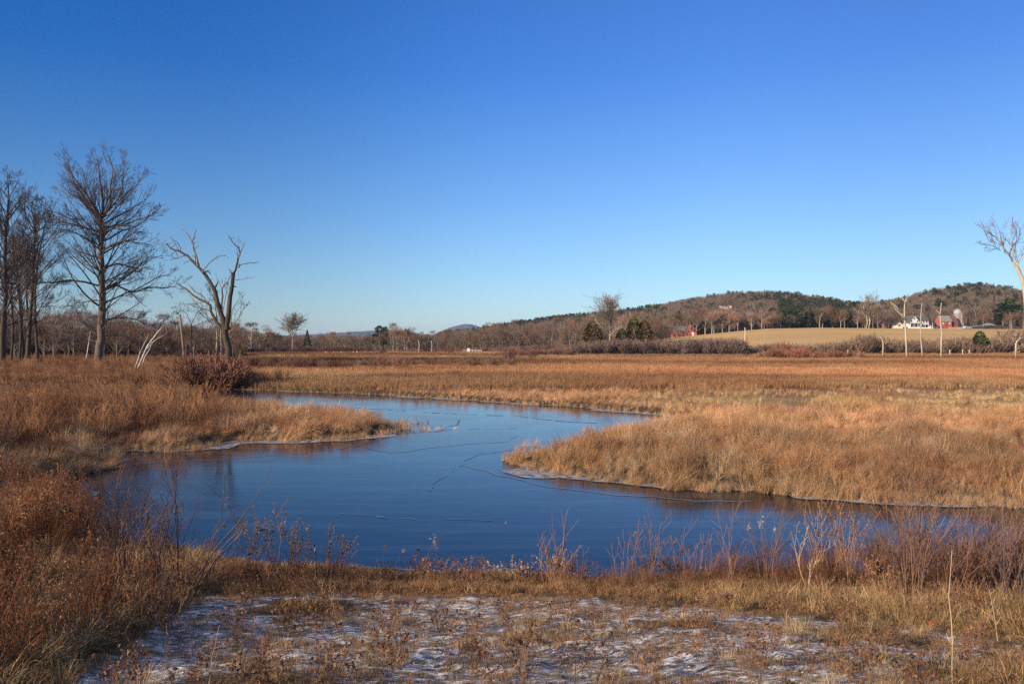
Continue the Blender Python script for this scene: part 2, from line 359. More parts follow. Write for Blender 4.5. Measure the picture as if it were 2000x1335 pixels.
a = me.attributes.new('soil', 'FLOAT_COLOR', 'POINT'); a.data.foreach_set('color', np.concatenate([soil, np.ones((len(soil), 1))], 1).astype(np.float32).ravel())
a = me.attributes.new('snow', 'FLOAT', 'POINT'); a.data.foreach_set('value', (snowmap(fx, fy)*.535-.15*(snowmap(fx, fy) < .01)).astype(np.float32))
o = bpy.data.objects.new('ground', me); C.objects.link(o); tag(o, kind='structure')

# ------------------------------------------------------------------ river
m, nt, b = newmat('river_ice')
deep = noise(nt, .35, 4, .6)
b.inputs['IOR'].default_value = 1.33; b.inputs['Specular IOR Level'].default_value = .38
streak = noise(nt, 1.2, 5, .65, None, ((.5, 2.2, 1), (0, 0, R(12))))
nt.links.new(ramp(nt, streak, [(.45, (.002, .004, .009)), (.75, (.012, .02, .034))]), b.inputs['Base Color'])
fr_ = mix(nt, ramp(nt, streak, [(.45, (.002, .004, .009)), (.75, (.012, .02, .034))]), (.07, .115, .19), ramp(nt, noise(nt, .55, 8, .72, None, ((.35, 2.6, 1), (0, 0, R(8)))), [(.50, (0, 0, 0)), (.68, (.42,)*3)]))
nt.links.new(fr_, b.inputs['Base Color'])
nt.links.new(ramp(nt, deep, [(.35, (.035,)*3), (.6, (.12,)*3)]), b.inputs['Roughness'])
bp = nt.nodes.new('ShaderNodeBump'); bp.inputs['Strength'].default_value = .12; bp.inputs['Distance'].default_value = .02
nt.links.new(noise(nt, 2.5, 5, .7, None, ((.5, 1.6, 1), (0, 0, R(15)))), bp.inputs['Height']); nt.links.new(bp.outputs[0], b.inputs['Normal'])
M_water = m
mb = MB(); mb.add([(-130, 5, 0), (60, 5, 0), (60, 80, 0), (-130, 80, 0)], [(0, 1, 2, 3)]); tag(mb.build('river', M_water), kind='structure')
# pale shelf of ice along the banks
m, nt, b = newmat('shelf_ice')
n = noise(nt, 3, 5, .7); nt.links.new(ramp(nt, n, [(.35, (.36, .32, .26)), (.65, (.60, .55, .47))]), b.inputs['Base Color'])
b.inputs['Roughness'].default_value = .4; M_shelf = m
nt.links.new(ramp(nt, noise(nt, 5, 6, .75), [(.40, (.15,)*3), (.58, (1,)*3)]), b.inputs['Alpha'])
def shelf():
    step = .16; bx = np.arange(-24, 26, step); by = np.concatenate([np.arange(10.5, 62, step)])
    X, Y = np.meshgrid(bx, by, indexing='xy'); s = sdf(X, Y).reshape(X.shape)
    px = 1000+F*X/Y; n = fbm(X*.45, Y*.45, 3, 91)
    wd = .75*sstep(.36, .66, n)*(1+.5*sstep(90, 0, np.abs(px-1020))*(Y < 30)*(Y > 20))
    wd = wd*np.where((Y > 19) & (Y < 32), 1.0, .7)
    wd = wd*np.where((px > 600) & (Y > 36), 1.2+Y*.01, 1)
    wd += .15*((px > 1050) & (px < 1300) & (Y > 20) & (Y < 26))
    f = s+wd; r, c = X.shape; V = []; idx = {}; faces = []
    def vid(p):
        k = (round(p[0], 4), round(p[1], 4))
        if k not in idx: idx[k] = len(V); V.append((p[0], p[1], .018))
        return idx[k]
    for i in range(r-1):
        for j in range(c-1):
            if abs(s[i, j]) > 2.6: continue
            q = [(i, j), (i, j+1), (i+1, j+1), (i+1, j)]; fv = [f[a] for a in q]
            if max(fv) <= 0 or min(s[a] for a in q) > .45: continue
            pts = [(X[a], Y[a]) for a in q]; out = []
            for k in range(4):
                a, bb = fv[k], fv[(k+1) % 4]; pa, pb = pts[k], pts[(k+1) % 4]
                if a > 0: out.append(vid(pa))
                if (a > 0) != (bb > 0):
                    t = a/(a-bb); out.append(vid((pa[0]+(pb[0]-pa[0])*t, pa[1]+(pb[1]-pa[1])*t)))
            out = list(dict.fromkeys(out))
            if len(out) > 2: faces.append(out)
    mb = MB(); mb.add(V, faces); return mb.build('shore_ice', M_shelf)
tag(shelf(), kind='structure')
# refrozen cracks and ridges
m, nt, b = newmat('crack_ice'); b.inputs['Base Color'].default_value = (.17, .21, .27, 1); b.inputs['Roughness'].default_value = .4; M_crk = m
M_crk2 = solid('ridge_ice', (.16, .21, .28), .5)
M_crk3 = solid('open_crack', (.09, .125, .18), .3)
mb = MB()
def crack(pts, wd, mi=0, brk=0):
    pw = [np.array(W(*p)) for p in pts]; seg = []
    for a, b_ in zip(pw[:-1], pw[1:]):
        k = max(2, int(np.linalg.norm(b_-a)/.25)); seg += [a+(b_-a)*t for t in np.arange(k)/k]
    seg = np.array(seg); seg = seg+(np.stack([fbm(seg[:, 0]*1.2, seg[:, 1]*1.2, 4, 3), fbm(seg[:, 0]*1.2, seg[:, 1]*1.2, 4, 8)], 1)-.5)*.5
    t = np.gradient(seg, axis=0); t /= np.linalg.norm(t, axis=1)[:, None]; nrm = np.stack([-t[:, 1], t[:, 0]], 1)
    ww = wd*(.3+1.0*vnoise(seg[:, 0]*3, seg[:, 1]*3, 4))
    V = []; fs = []
    for i, (p, n_, q) in enumerate(zip(seg, nrm, ww)):
        V += [(*(p-n_*q/2), .006+.0004*mi), (*(p+n_*q/2), .006+.0004*mi)]
        if i and random.random() >= brk: fs.append((2*i-2, 2*i-1, 2*i+1, 2*i))
    mb.add(V, fs, mi)
crack([(905, 908), (985, 928), (1080, 952), (1200, 966), (1350, 976), (1500, 980)], .09)
crack([(1030, 872), (985, 880), (935, 888), (905, 902)], .07, 2, .15)
crack([(905, 905), (880, 920), (850, 940), (835, 962)], .06, 2, .5)
crack([(260, 905), (380, 899), (520, 890), (640, 878), (720, 864), (790, 852)], .07)
crack([(665, 1001), (705, 1004), (745, 1007), (800, 1010), (830, 1014)], .05, 1, .2)
crack([(730, 1007), (785, 1011)], .05, 2, .2)
crack([(870, 1010), (930, 1012), (985, 1014)], .04, 2, .3)
crack([(690, 795), (800, 803), (900, 808), (1010, 812), (1100, 822), (1180, 826)], .16, 2, .2)
crack([(850, 842), (880, 833), (897, 824), (893, 818)], .10, 2, .1)
crack([(700, 868), (780, 846), (900, 838), (1050, 835)], .1, 2, .3)
crack([(690, 1104), (760, 1108), (830, 1113), (920, 1112)], .09, 1, .1)
tag(mb.build('ice_cracks', [M_crk, M_crk2, M_crk3]), kind='structure')
# open, wind-roughened patch in the bend
m, nt, b = newmat('open_water'); b.inputs['Base Color'].default_value = (.004, .008, .02, 1); b.inputs['Roughness'].default_value = .12; b.inputs['IOR'].default_value = 1.33
bp = nt.nodes.new('ShaderNodeBump'); bp.inputs['Strength'].default_value = .25; bp.inputs['Distance'].default_value = .02
nt.links.new(noise(nt, 3.0, 5, .65, None, ((.6, 2.2, 1), (0, 0, R(-8)))), bp.inputs['Height']); nt.links.new(bp.outputs[0], b.inputs['Normal'])
mb = MB()
def patch(pts, z):
    pw = refine(np.array([W(*p) for p in pts])); pw = pw+np.stack([fbm(pw[:, 0]*.8, pw[:, 1]*.8, 3, 3)-.5, fbm(pw[:, 0]*.8, pw[:, 1]*.8, 3, 5)-.5], 1)*.8
    c = pw.mean(0); n = len(pw); mb.add([(*p, z) for p in pw]+[(*c, z)], [(i, (i+1) % n, n) for i in range(n)])
patch([(720, 868), (790, 852), (860, 848), (960, 842), (1010, 848), (1000, 862), (920, 866), (840, 876), (760, 884)], .005)
tag(mb.build('open_water', m), kind='structure')

# ------------------------------------------------------------------ scattering of uncountable growth (one object each)
def scatter(name, protos, x, y, scl, idx=None, col=None, tilt=.12, zoff=-.02, z=None, label=None, cat=None, sz=None, lean=None):
    n = len(x); rng = np.random.default_rng(len(name)*7+n)
    if z is None: z = ground(x, y)
    me = bpy.data.meshes.new(name); me.vertices.add(n)
    me.vertices.foreach_set('co', np.stack([x, y, z+zoff], 1).astype(np.float32).ravel())
    rot = np.stack([rng.normal(0, tilt, n), rng.normal(0, tilt, n), rng.uniform(0, 6.283, n)], 1)
    if lean is not None:
        c_, s_ = np.cos(rot[:, 2]), np.sin(rot[:, 2]); u_ = lean[0]*c_+lean[1]*s_; v_ = -lean[0]*s_+lean[1]*c_; rot[:, 1] += u_; rot[:, 0] -= v_
    S = np.stack([scl, scl, scl*(1 if sz is None else sz)], 1)
    for nm, ty, key, arr in (('rot', 'FLOAT_VECTOR', 'vector', rot), ('scl', 'FLOAT_VECTOR', 'vector', S)):
        a = me.attributes.new(nm, ty, 'POINT'); a.data.foreach_set(key, arr.astype(np.float32).ravel())
    a = me.attributes.new('idx', 'INT', 'POINT'); a.data.foreach_set('value', (rng.integers(0, len(protos), n) if idx is None else idx).astype(np.int32))
    if col is None: col = tint(x, y)
    a = me.attributes.new('tint', 'FLOAT_COLOR', 'POINT'); a.data.foreach_set('color', np.concatenate([col, np.ones((n, 1))], 1).astype(np.float32).ravel())
    o = bpy.data.objects.new(name, me); C.objects.link(o)
    pc = bpy.data.collections.new(name+'_kinds')
    for k, pm in enumerate(protos):
        po = bpy.data.objects.new('%s_kind_%02d' % (name, k), pm); pc.objects.link(po)
    ng = bpy.data.node_groups.new(name, 'GeometryNodeTree')
    ng.interface.new_socket('Geometry', in_out='INPUT', socket_type='NodeSocketGeometry'); ng.interface.new_socket('Geometry', in_out='OUTPUT', socket_type='NodeSocketGeometry')
    N = ng.nodes; gi = N.new('NodeGroupInput'); go = N.new('NodeGroupOutput'); ip = N.new('GeometryNodeInstanceOnPoints')
    ci = N.new('GeometryNodeCollectionInfo'); ci.inputs['Collection'].default_value = pc; ci.inputs['Separate Children'].default_value = True; ci.inputs['Reset Children'].default_value = True
    ng.links.new(gi.outputs[0], ip.inputs['Points']); ng.links.new(ci.outputs[0], ip.inputs['Instance']); ip.inputs['Pick Instance'].default_value = True
    for nm, ty, sock in (('rot', 'FLOAT_VECTOR', 'Rotation'), ('scl', 'FLOAT_VECTOR', 'Scale'), ('idx', 'INT', 'Instance Index')):
        q = N.new('GeometryNodeInputNamedAttribute'); q.data_type = ty; q.inputs['Name'].default_value = nm
        if sock == 'Rotation':
            e = N.new('FunctionNodeEulerToRotation'); ng.links.new(q.outputs['Attribute'], e.inputs[0]); ng.links.new(e.outputs[0], ip.inputs['Rotation'])
        else: ng.links.new(q.outputs['Attribute'], ip.inputs[sock])
    ng.links.new(ip.outputs[0], go.inputs[0])
    md = o.modifiers.new('scatter', 'NODES'); md.node_group = ng
    return tag(o, label, cat, kind='stuff')

def tuft_mesh(seed, n, L, wd, spread, droop, mat, seg=4, r0=.15, curl=.3):
    rg = np.random.default_rng(seed); mb = MB()
    for _ in range(n):
        a = rg.uniform(0, 6.283); r = r0*math.sqrt(rg.uniform()); b = np.array([math.cos(a)*r, math.sin(a)*r, 0])
        az = a+rg.normal(0, .7); l = L*rg.uniform(.55, 1.1); sp = spread*rg.uniform(.2, 1.3); dr = droop*rg.uniform(.2, 1.4)
        hd = np.array([math.cos(az), math.sin(az), 0]); sd = np.array([-hd[1], hd[0], 0])
        pts = []; p = b.copy(); ang = sp*.35
        for k in range(seg):
            pts.append(p.copy()); p = p+l/(seg-1)*(hd*math.sin(ang)+np.array([0, 0, math.cos(ang)]))+sd*rg.normal(0, curl*.05*l); ang += (sp*.5+dr*(k/(seg-1)))/1.2
        mb.blade(pts, wd*rg.uniform(.6, 1.3), sd*math.cos(.6)+hd*rg.normal(0, .5))
    return mb.mesh('tuft', mat)

def branch(mb, p, d, L, r, lev, rg, k=3, seg=4, wander=.18, up=.05, nch=(3, 4), ratio=.55, ang=(.5, 1.0), rmin=.002, start=.3, mi=0):
    """one limb and everything that forks from it"""
    pts = [np.array(p, float)]; d = np.array(d, float); d /= np.linalg.norm(d)
    for i in range(seg):
        d = d+rg.normal(0, wander, 3)+np.array([0, 0, up]); d /= np.linalg.norm(d); pts.append(pts[-1]+d*L/seg)
    pts = np.array(pts); rr = np.linspace(r, max(rmin, r*.35), len(pts))
    mb.tube(pts, rr, k if r > rmin*3 else 3, mi)
    if lev <= 0: return
    kids(mb, pts, rr, L, lev, rg, k, wander, up, nch, ratio, ang, rmin, start, mi)
def kids(mb, pts, rr, L, lev, rg, k, wander, up, nch, ratio, ang, rmin, start, mi=0, nn=None):
    n = rg.integers(nch[0], nch[1]+1); m = len(pts)-1
    for j in range(n):
        t = start+(1-start)*(j+rg.uniform(.1, .9))/n; t = min(t, .999); i = int(t*m); f = t*m-i
        q = pts[i]*(1-f)+pts[i+1]*f; dd = pts[i+1]-pts[i]; dd /= np.linalg.norm(dd)+1e-9
        pv = rg.normal(0, 1, 3); pv -= dd*pv.dot(dd); pv /= np.linalg.norm(pv)+1e-9
        a = rg.uniform(*ang); nd = dd*math.cos(a)+pv*math.sin(a)
        l = L*ratio*rg.uniform(.65, 1.25)*(1.15-.5*t); r = max(rmin, (rr[i]*(1-f)+rr[i+1]*f)*.58)
        branch(mb, q, nd, l, r, lev-1, rg, k, 3 if lev < 2 else 4, wander, up, nn or nch, ratio, ang, rmin, .25, mi)

def bush_mesh(seed, h, n, spread, r, lev, mat, rmin=.003, seeds=None, nch=(2, 3), up=.12):
    rg = np.random.default_rng(seed); mb = MB()
    for _ in range(n):
        a = rg.uniform(0, 6.283); t = rg.uniform(.05, spread); d = np.array([math.cos(a)*t, math.sin(a)*t, 1])
        q = np.array([math.cos(a), math.sin(a), 0])*rg.uniform(0, .15)*h
        branch(mb, q, d, h*rg.uniform(.6, 1.0), r, lev, rg, 3, 4, .14, up, nch, .5, (.3, .8), rmin, .3)
    if seeds:
        tips = np.concatenate(mb.v); tips = tips[tips[:, 2] > h*.45]
        for q in tips[rg.integers(0, len(tips), seeds)]: puff(mb, q, rg.uniform(.008, .02), 3, rg, 1)
    return mb.mesh('bush', mat)
def puff(mb, q, r, n, rg, mi=0):
    for _ in range(n):
        v = rg.normal(0, r, (3, 3)); mb.add(v+np.array(q), [(0, 1, 2)], mi)
def weed_mesh(seed, h, mats, n=5, seedn=20, sr=.012):
    """upright dead weed stems with ragged seed heads"""
    rg = np.random.default_rng(seed); mb = MB()
    for _ in range(n):
        a = rg.uniform(0, 6.283); d = np.array([math.cos(a)*.2, math.sin(a)*.2, 1])*1.0; L = h*rg.uniform(.55, 1.05)
        p = rg.normal(0, .06, 3)*[1, 1, 0]; pts = [p]
        for i in range(5):
            d = d+rg.normal(0, .07, 3)+[0, 0, -.02*i]; d /= np.linalg.norm(d); pts.append(pts[-1]+d*L/5)
        pts = np.array(pts); mb.tube(pts, np.linspace(.004, .0016, 6), 3)
        for j in range(rg.integers(3, 7)):
            t = rg.uniform(.35, .98)*5; i = min(4, int(t)); q = pts[i]+(pts[i+1]-pts[i])*(t-i)
            a2 = rg.uniform(0, 6.283); e = np.array([math.cos(a2), math.sin(a2), rg.uniform(.3, 1.4)]); l = L*rg.uniform(.06, .2)
            q2 = q+e/np.linalg.norm(e)*l; mb.tube([q, (q+q2)/2+[0, 0, .01], q2], [.002, .0015, .001], 3)
            puff(mb, q2, sr, max(1, seedn//6), rg, 1)
        for j in range(seedn//2):
            t = rg.uniform(3.7, 5); i = min(4, int(t)); puff(mb, pts[i]+(pts[i+1]-pts[i])*(t-i)+rg.normal(0, .012, 3), sr, 1, rg, 1)
        for j in range(4):   # hanging dead leaves
            t = rg.uniform(.5, 4); i = int(t); q = pts[i]+(pts[i+1]-pts[i])*(t-i); a2 = rg.uniform(0, 6.283); e = np.array([math.cos(a2), math.sin(a2), -.5])
            mb.blade([q, q+e*.04, q+e*.09+[0, 0, -.03]], .006, np.array([-e[1], e[0], 0]), 1)
    return mb.mesh('weed', mats)

# ------------------------------------------------------------------ plant kinds
reeds = [tuft_mesh(100+k, 50, .95, .010, .75, 1.7, M_blade, 5, .16, .5) for k in range(6)]
reeds += [tuft_mesh(120+k, 40, .9, .011, .5, .9, M_blade, 4, .18, .6) for k in range(3)]
far_tufts = [tuft_mesh(140+k, 34, .62, .035, .6, .7, M_blade, 3, .4, .4) for k in range(5)]
turfs = [tuft_mesh(160+k, 22, .085, .0042, 1.1, 1.2, M_blade, 4, .05, .8) for k in range(8)]
mounds = [tuft_mesh(180+k, 60, .26, .005, .8, 1.5, M_blade, 5, .09, .7) for k in range(5)]
weeds = [weed_mesh(200+k, 1.0, [M_weed, M_seed], 5, 16) for k in range(5)]
rusts = [weed_mesh(220+k, 1.0, [M_blade, M_blade], 13, 34, .011) for k in range(7)]
sheaf = [tuft_mesh(270+k, 34, 1.0, .0048, .32, .35, M_blade, 5, .12, .9) for k in range(4)]
brush = [bush_mesh(240+k, 1.3, 9, .7, .009, 2, M_blade, .0045, None, (3, 4)) for k in range(5)]
low_twigs = [bush_mesh(250+k, .5, 8, .8, .003, 2, M_shrub_red, .0012, 40, (2, 3)) for k in range(4)]

rng = np.random.default_rng(11)
def lograndom(n, d0, d1, p0, p1):
    d = d0*(d1/d0)**rng.uniform(0, 1, n); px = rng.uniform(p0, p1, n); return (px-1000)/F*d, d, px
# reeds and sedge round the river
x, y, px = lograndom(64000, 12.5, 80, -250, 2250); s = sdf(x, y)
nn = fbm(x*.5, y*.5, 3, 71); gap = fbm(x*.22, y*.3, 3, 73)
flat = sstep(38, 46, y)*sstep(1150, 1350, px)           # thin frosty flat behind the point
cl2 = fbm(x*.75, y*.55, 2, 72); hgt = .2+1.05*sstep(.36, .64, cl2)+.2*nn+.1*sstep(0, 2.5, s)
hgt = hgt*(1-.55*flat)*(1-.45*sstep(40, 58, y)*(px > 450))*np.where((px > 430) & (px < 830) & (y > 29) & (y < 60), .55, .52)*rng.uniform(.7, 1.35, len(x))
keep = (s > .02) & (rng.uniform(0, 1, len(x)) < np.where(gap > .34, 1, .3)*(.35+.75*sstep(.25, .5, cl2))*(1-.45*flat))
keep &= ~((y > 30) & (snowmap(x, y) > .12) & (rng.uniform(0, 1, len(x)) < .93))
keep |= (s > -.18) & (s < 1.6) & (y > 13) & (rng.uniform(0, 1, len(x)) < .8)
keep &= ~((y < 17) & (px > 150))
x, y, px, s, hgt = x[keep], y[keep], px[keep], s[keep], hgt[keep]
hgt = np.maximum(hgt, .42)*np.where(s < .5, .8, 1)
ex = np.array([(*(np.array(W(a, b))+rng.normal(0, 1, 2)*[.55, .35]), h) for a, b, n_, h in ((826, 838, 26, .28), (800, 826, 12, .3), (1062, 872, 8, .5), (1172, 842, 8, .5)) for _ in range(n_)])   # tufts standing out of the ice
x = np.append(x, ex[:, 0]); y = np.append(y, ex[:, 1]); s = np.append(s, ex[:, 2]*0+3.); hgt = np.append(hgt, ex[:, 2])
col = tint(x, y); idx = rng.integers(0, 9, len(x)); col *= (.58+.86*vnoise(x*1.5, y*1.3, 63))[:, None]; q_ = rng.uniform(0, 1, len(x)); col[q_ < .13] *= .5; col[q_ > .86] = col[q_ > .86]*.4+np.array([.66, .47, .27])*.6
straw = np.array([.62, .40, .20]); k = (sstep(1.3, .2, s)*.4)[:, None]; col = col*(1-k)+straw*k
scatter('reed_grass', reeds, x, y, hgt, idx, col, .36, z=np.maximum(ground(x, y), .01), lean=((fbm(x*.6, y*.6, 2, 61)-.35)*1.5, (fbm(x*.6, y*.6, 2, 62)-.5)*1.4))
# meadow beyond
x, y, px = lograndom(60000, 58, 275, -350, 2350); s = sdf(x, y)
patch_ = fbm(x*.03, y*.03, 3, 81); keep = (s > .3) & ~((y > 228) & (px > 1250)); keep &= rng.uniform(0, 1, len(x)) < .55+.6*patch_
keep &= ~((snowmap(x, y) > .12) & (rng.uniform(0, 1, len(x)) < .93))
x, y, px = x[keep], y[keep], px[keep]
sc = (.75+.7*fbm(x*.12, y*.06, 3, 83))*(y/75)**.42
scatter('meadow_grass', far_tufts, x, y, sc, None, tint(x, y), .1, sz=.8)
# tall rusty weeds standing in belts through meadow and left bank
x, y, px = lograndom(30000, 13, 200, -350, 2300); s = sdf(x, y)
nn = fbm(x*.14+7, y*.09, 3, 85); left = (px < np.where(y > 30, 430, 480)) & (y < 118)
keep = (s > .5) & ((left & (nn > .40)) | (~left & (nn > np.where(y < 60, .50, .56)) & ~((y < 80) & (y > 38) & (px > 1150) & (nn < .6)))) & ~((y < 17) & (px > 120)) & (y < 200)
x, y, px, nn = x[keep], y[keep], px[keep], nn[keep]
left = px < 470
c0 = np.array([.40, .19, .09]); c1 = np.array([.56, .33, .17]); t = rng.uniform(0, 1, (len(x), 1)); col = c0*(1-t)+c1*t
col[left] *= .82
scatter('rusty_weeds', rusts, x, y, np.where(left, .9, .55)*rng.uniform(.6, 1.2, len(x))*(y/30)**.12, None, col, .12)
# twiggy brush on the left bank
x, y, px = lograndom(4200, 16, 125, -350, 560); s = sdf(x, y); nn = fbm(x*.1, y*.1, 3, 87)
keep = (s > 2.2) & (nn > .42) & ~((px > 430) & (y > 75)) & ~((px > 420) & (y < 58)); x, y, px, nn = x[keep], y[keep], px[keep], nn[keep]
t = rng.uniform(0, 1, (len(x), 1)); col = np.array([.25, .11, .05])*(1-t)+np.array([.42, .22, .11])*t
scatter('left_bank_brush', brush, x, y, rng.uniform(.55, 1.2, len(x))*(.8+.15*sstep(40, 110, y)), None, col, .1)

# foreground turf and thatch
n = 62000; y = 4.0+8.2*rng.uniform(0, 1, n)**.85; x = rng.uniform(-1, 1, n)*(y*.66+.6)
s = sdf(x, y); sm = snowmap(x, y); cl = fbm(x*3.2, y*3.2, 3, 95)
keep = (s > .25) & (rng.uniform(0, 1, n) < np.clip(1.2-1.15*sm*sstep(.54, .42, cl), .52, 1)*np.interp(y, [4, 8, 9, 9.6, 12], [1, .62, .5, .8, .7]))
x, y, sm, cl = x[keep], y[keep], sm[keep], cl[keep]
t = rng.uniform(0, 1, (len(x), 1)); g = sstep(.5, .7, fbm(x*1.3, y*1.3, 3, 97))[:, None]
col = (np.array([.19, .10, .045])*(1-t)+np.array([.44, .28, .135])*t); col = col*(1-g*.5)+np.array([.17, .14, .05])*g*.5; wv = sstep(7.4, 8.6, y)[:, None]*.75; col = col*(1-wv)+(np.array([.24, .12, .055])*(1-t)+np.array([.46, .27, .13])*t)*wv
scatter('turf_grass', turfs, x, y, (.5+1.1*cl)*np.where(sm > .5, .46, 1.1), None, col, .3, zoff=-.01)
n = 5200; y = rng.uniform(4.2, 12.0, n); x = rng.uniform(-1, 1, n)*(y*.66+.8); s = sdf(x, y); px = 1000+F*x/y; sm = snowmap(x, y); cl = fbm(x*.9, y*.9, 3, 99)
bankp = sstep(0, .6, y-np.interp(px, [0, 1000, 1150, 1500, 2000], [9.0, 9.0, 8.3, 7.2, 6.4]))*.75+sstep(1350, 1700, px)*.8+sstep(350, 100, px)*.8
keep = (s > .3) & (rng.uniform(0, 1, n) < np.clip((.22+bankp)*(1-.45*sm), 0, 1)*(.4+cl)*np.where(sm > .4, 1.2*sstep(.5, .6, fbm(x*1.7, y*2.2, 2, 7)), 1)); x, y, cl, px = x[keep], y[keep], cl[keep], px[keep]
t = rng.uniform(0, 1, (len(x), 1)); col = np.array([.30, .175, .075])*(1-t)+np.array([.56, .38, .19])*t
scatter('thatch_grass', mounds, x, y, rng.uniform(.5, 1.2, len(x))*np.where(px < 400, 1.2, 1)*np.where(snowmap(x, y) > .4, .55, 1)*np.where((y > 8.4) & (px > 420), .6, 1), None, col, .3)
# weeds in the left corner and along the near bank
n = 5200; y = rng.uniform(4.3, 17, n); px = rng.uniform(-200, 2250, n); x = (px-1000)/F*y; s = sdf(x, y)
edge = np.interp(px, [-200, 0, 150, 250, 330, 420, 480, 2300], [0, 4.6, 5.6, 6.6, 7.6, 9.4, 30, 30])
left = (y > edge+.5*(fbm(x*2, y*2, 2, 5)-.5)); rim = (y > 9.35) & (y < 10.6) & (px > 400)
right = (px > 1680) & (y > np.interp(px, [1680, 1850, 2000, 2200], [9, 7.5, 6, 5]))
keep = (s > .15) & (left | (rim & (rng.uniform(0, 1, n) < .06+.42*sstep(.5, .62, fbm(x*.9, y*.3, 2, 19)))) | (right & (rng.uniform(0, 1, n) < .4))); x, y, px, left = x[keep], y[keep], px[keep], left[keep]
t = rng.uniform(0, 1, (len(x), 1)); col = np.array([.16, .062, .030])*(1-t**1.5)+np.array([.36, .165, .075])*t**1.5
hh = np.where(left, rng.uniform(.35, .95, len(x))*np.interp(px, [0, 300, 450], [1.0, .72, .35]), rng.uniform(.12, .3, len(x)))
hh = np.where(left & (y > 8.5), hh*.9, hh); hh = np.where(left & (y < 6.5), hh*.75, hh)*(.45+1.0*sstep(.3, .7, fbm(x*1.1, y*.9, 2, 15)))
scatter('tall_dead_weeds', rusts+weeds[:3]+sheaf+sheaf, x, y, hh, None, col, .14)
n = 330; y = rng.uniform(4.4, 10.4, n); px = rng.uniform(150, 2100, n); x = (px-1000)/F*y
scatter('small_twigs', low_twigs, x, y, rng.uniform(.4, 1.0, n)*np.where(y > 9, .8, .62), None, None, .15)

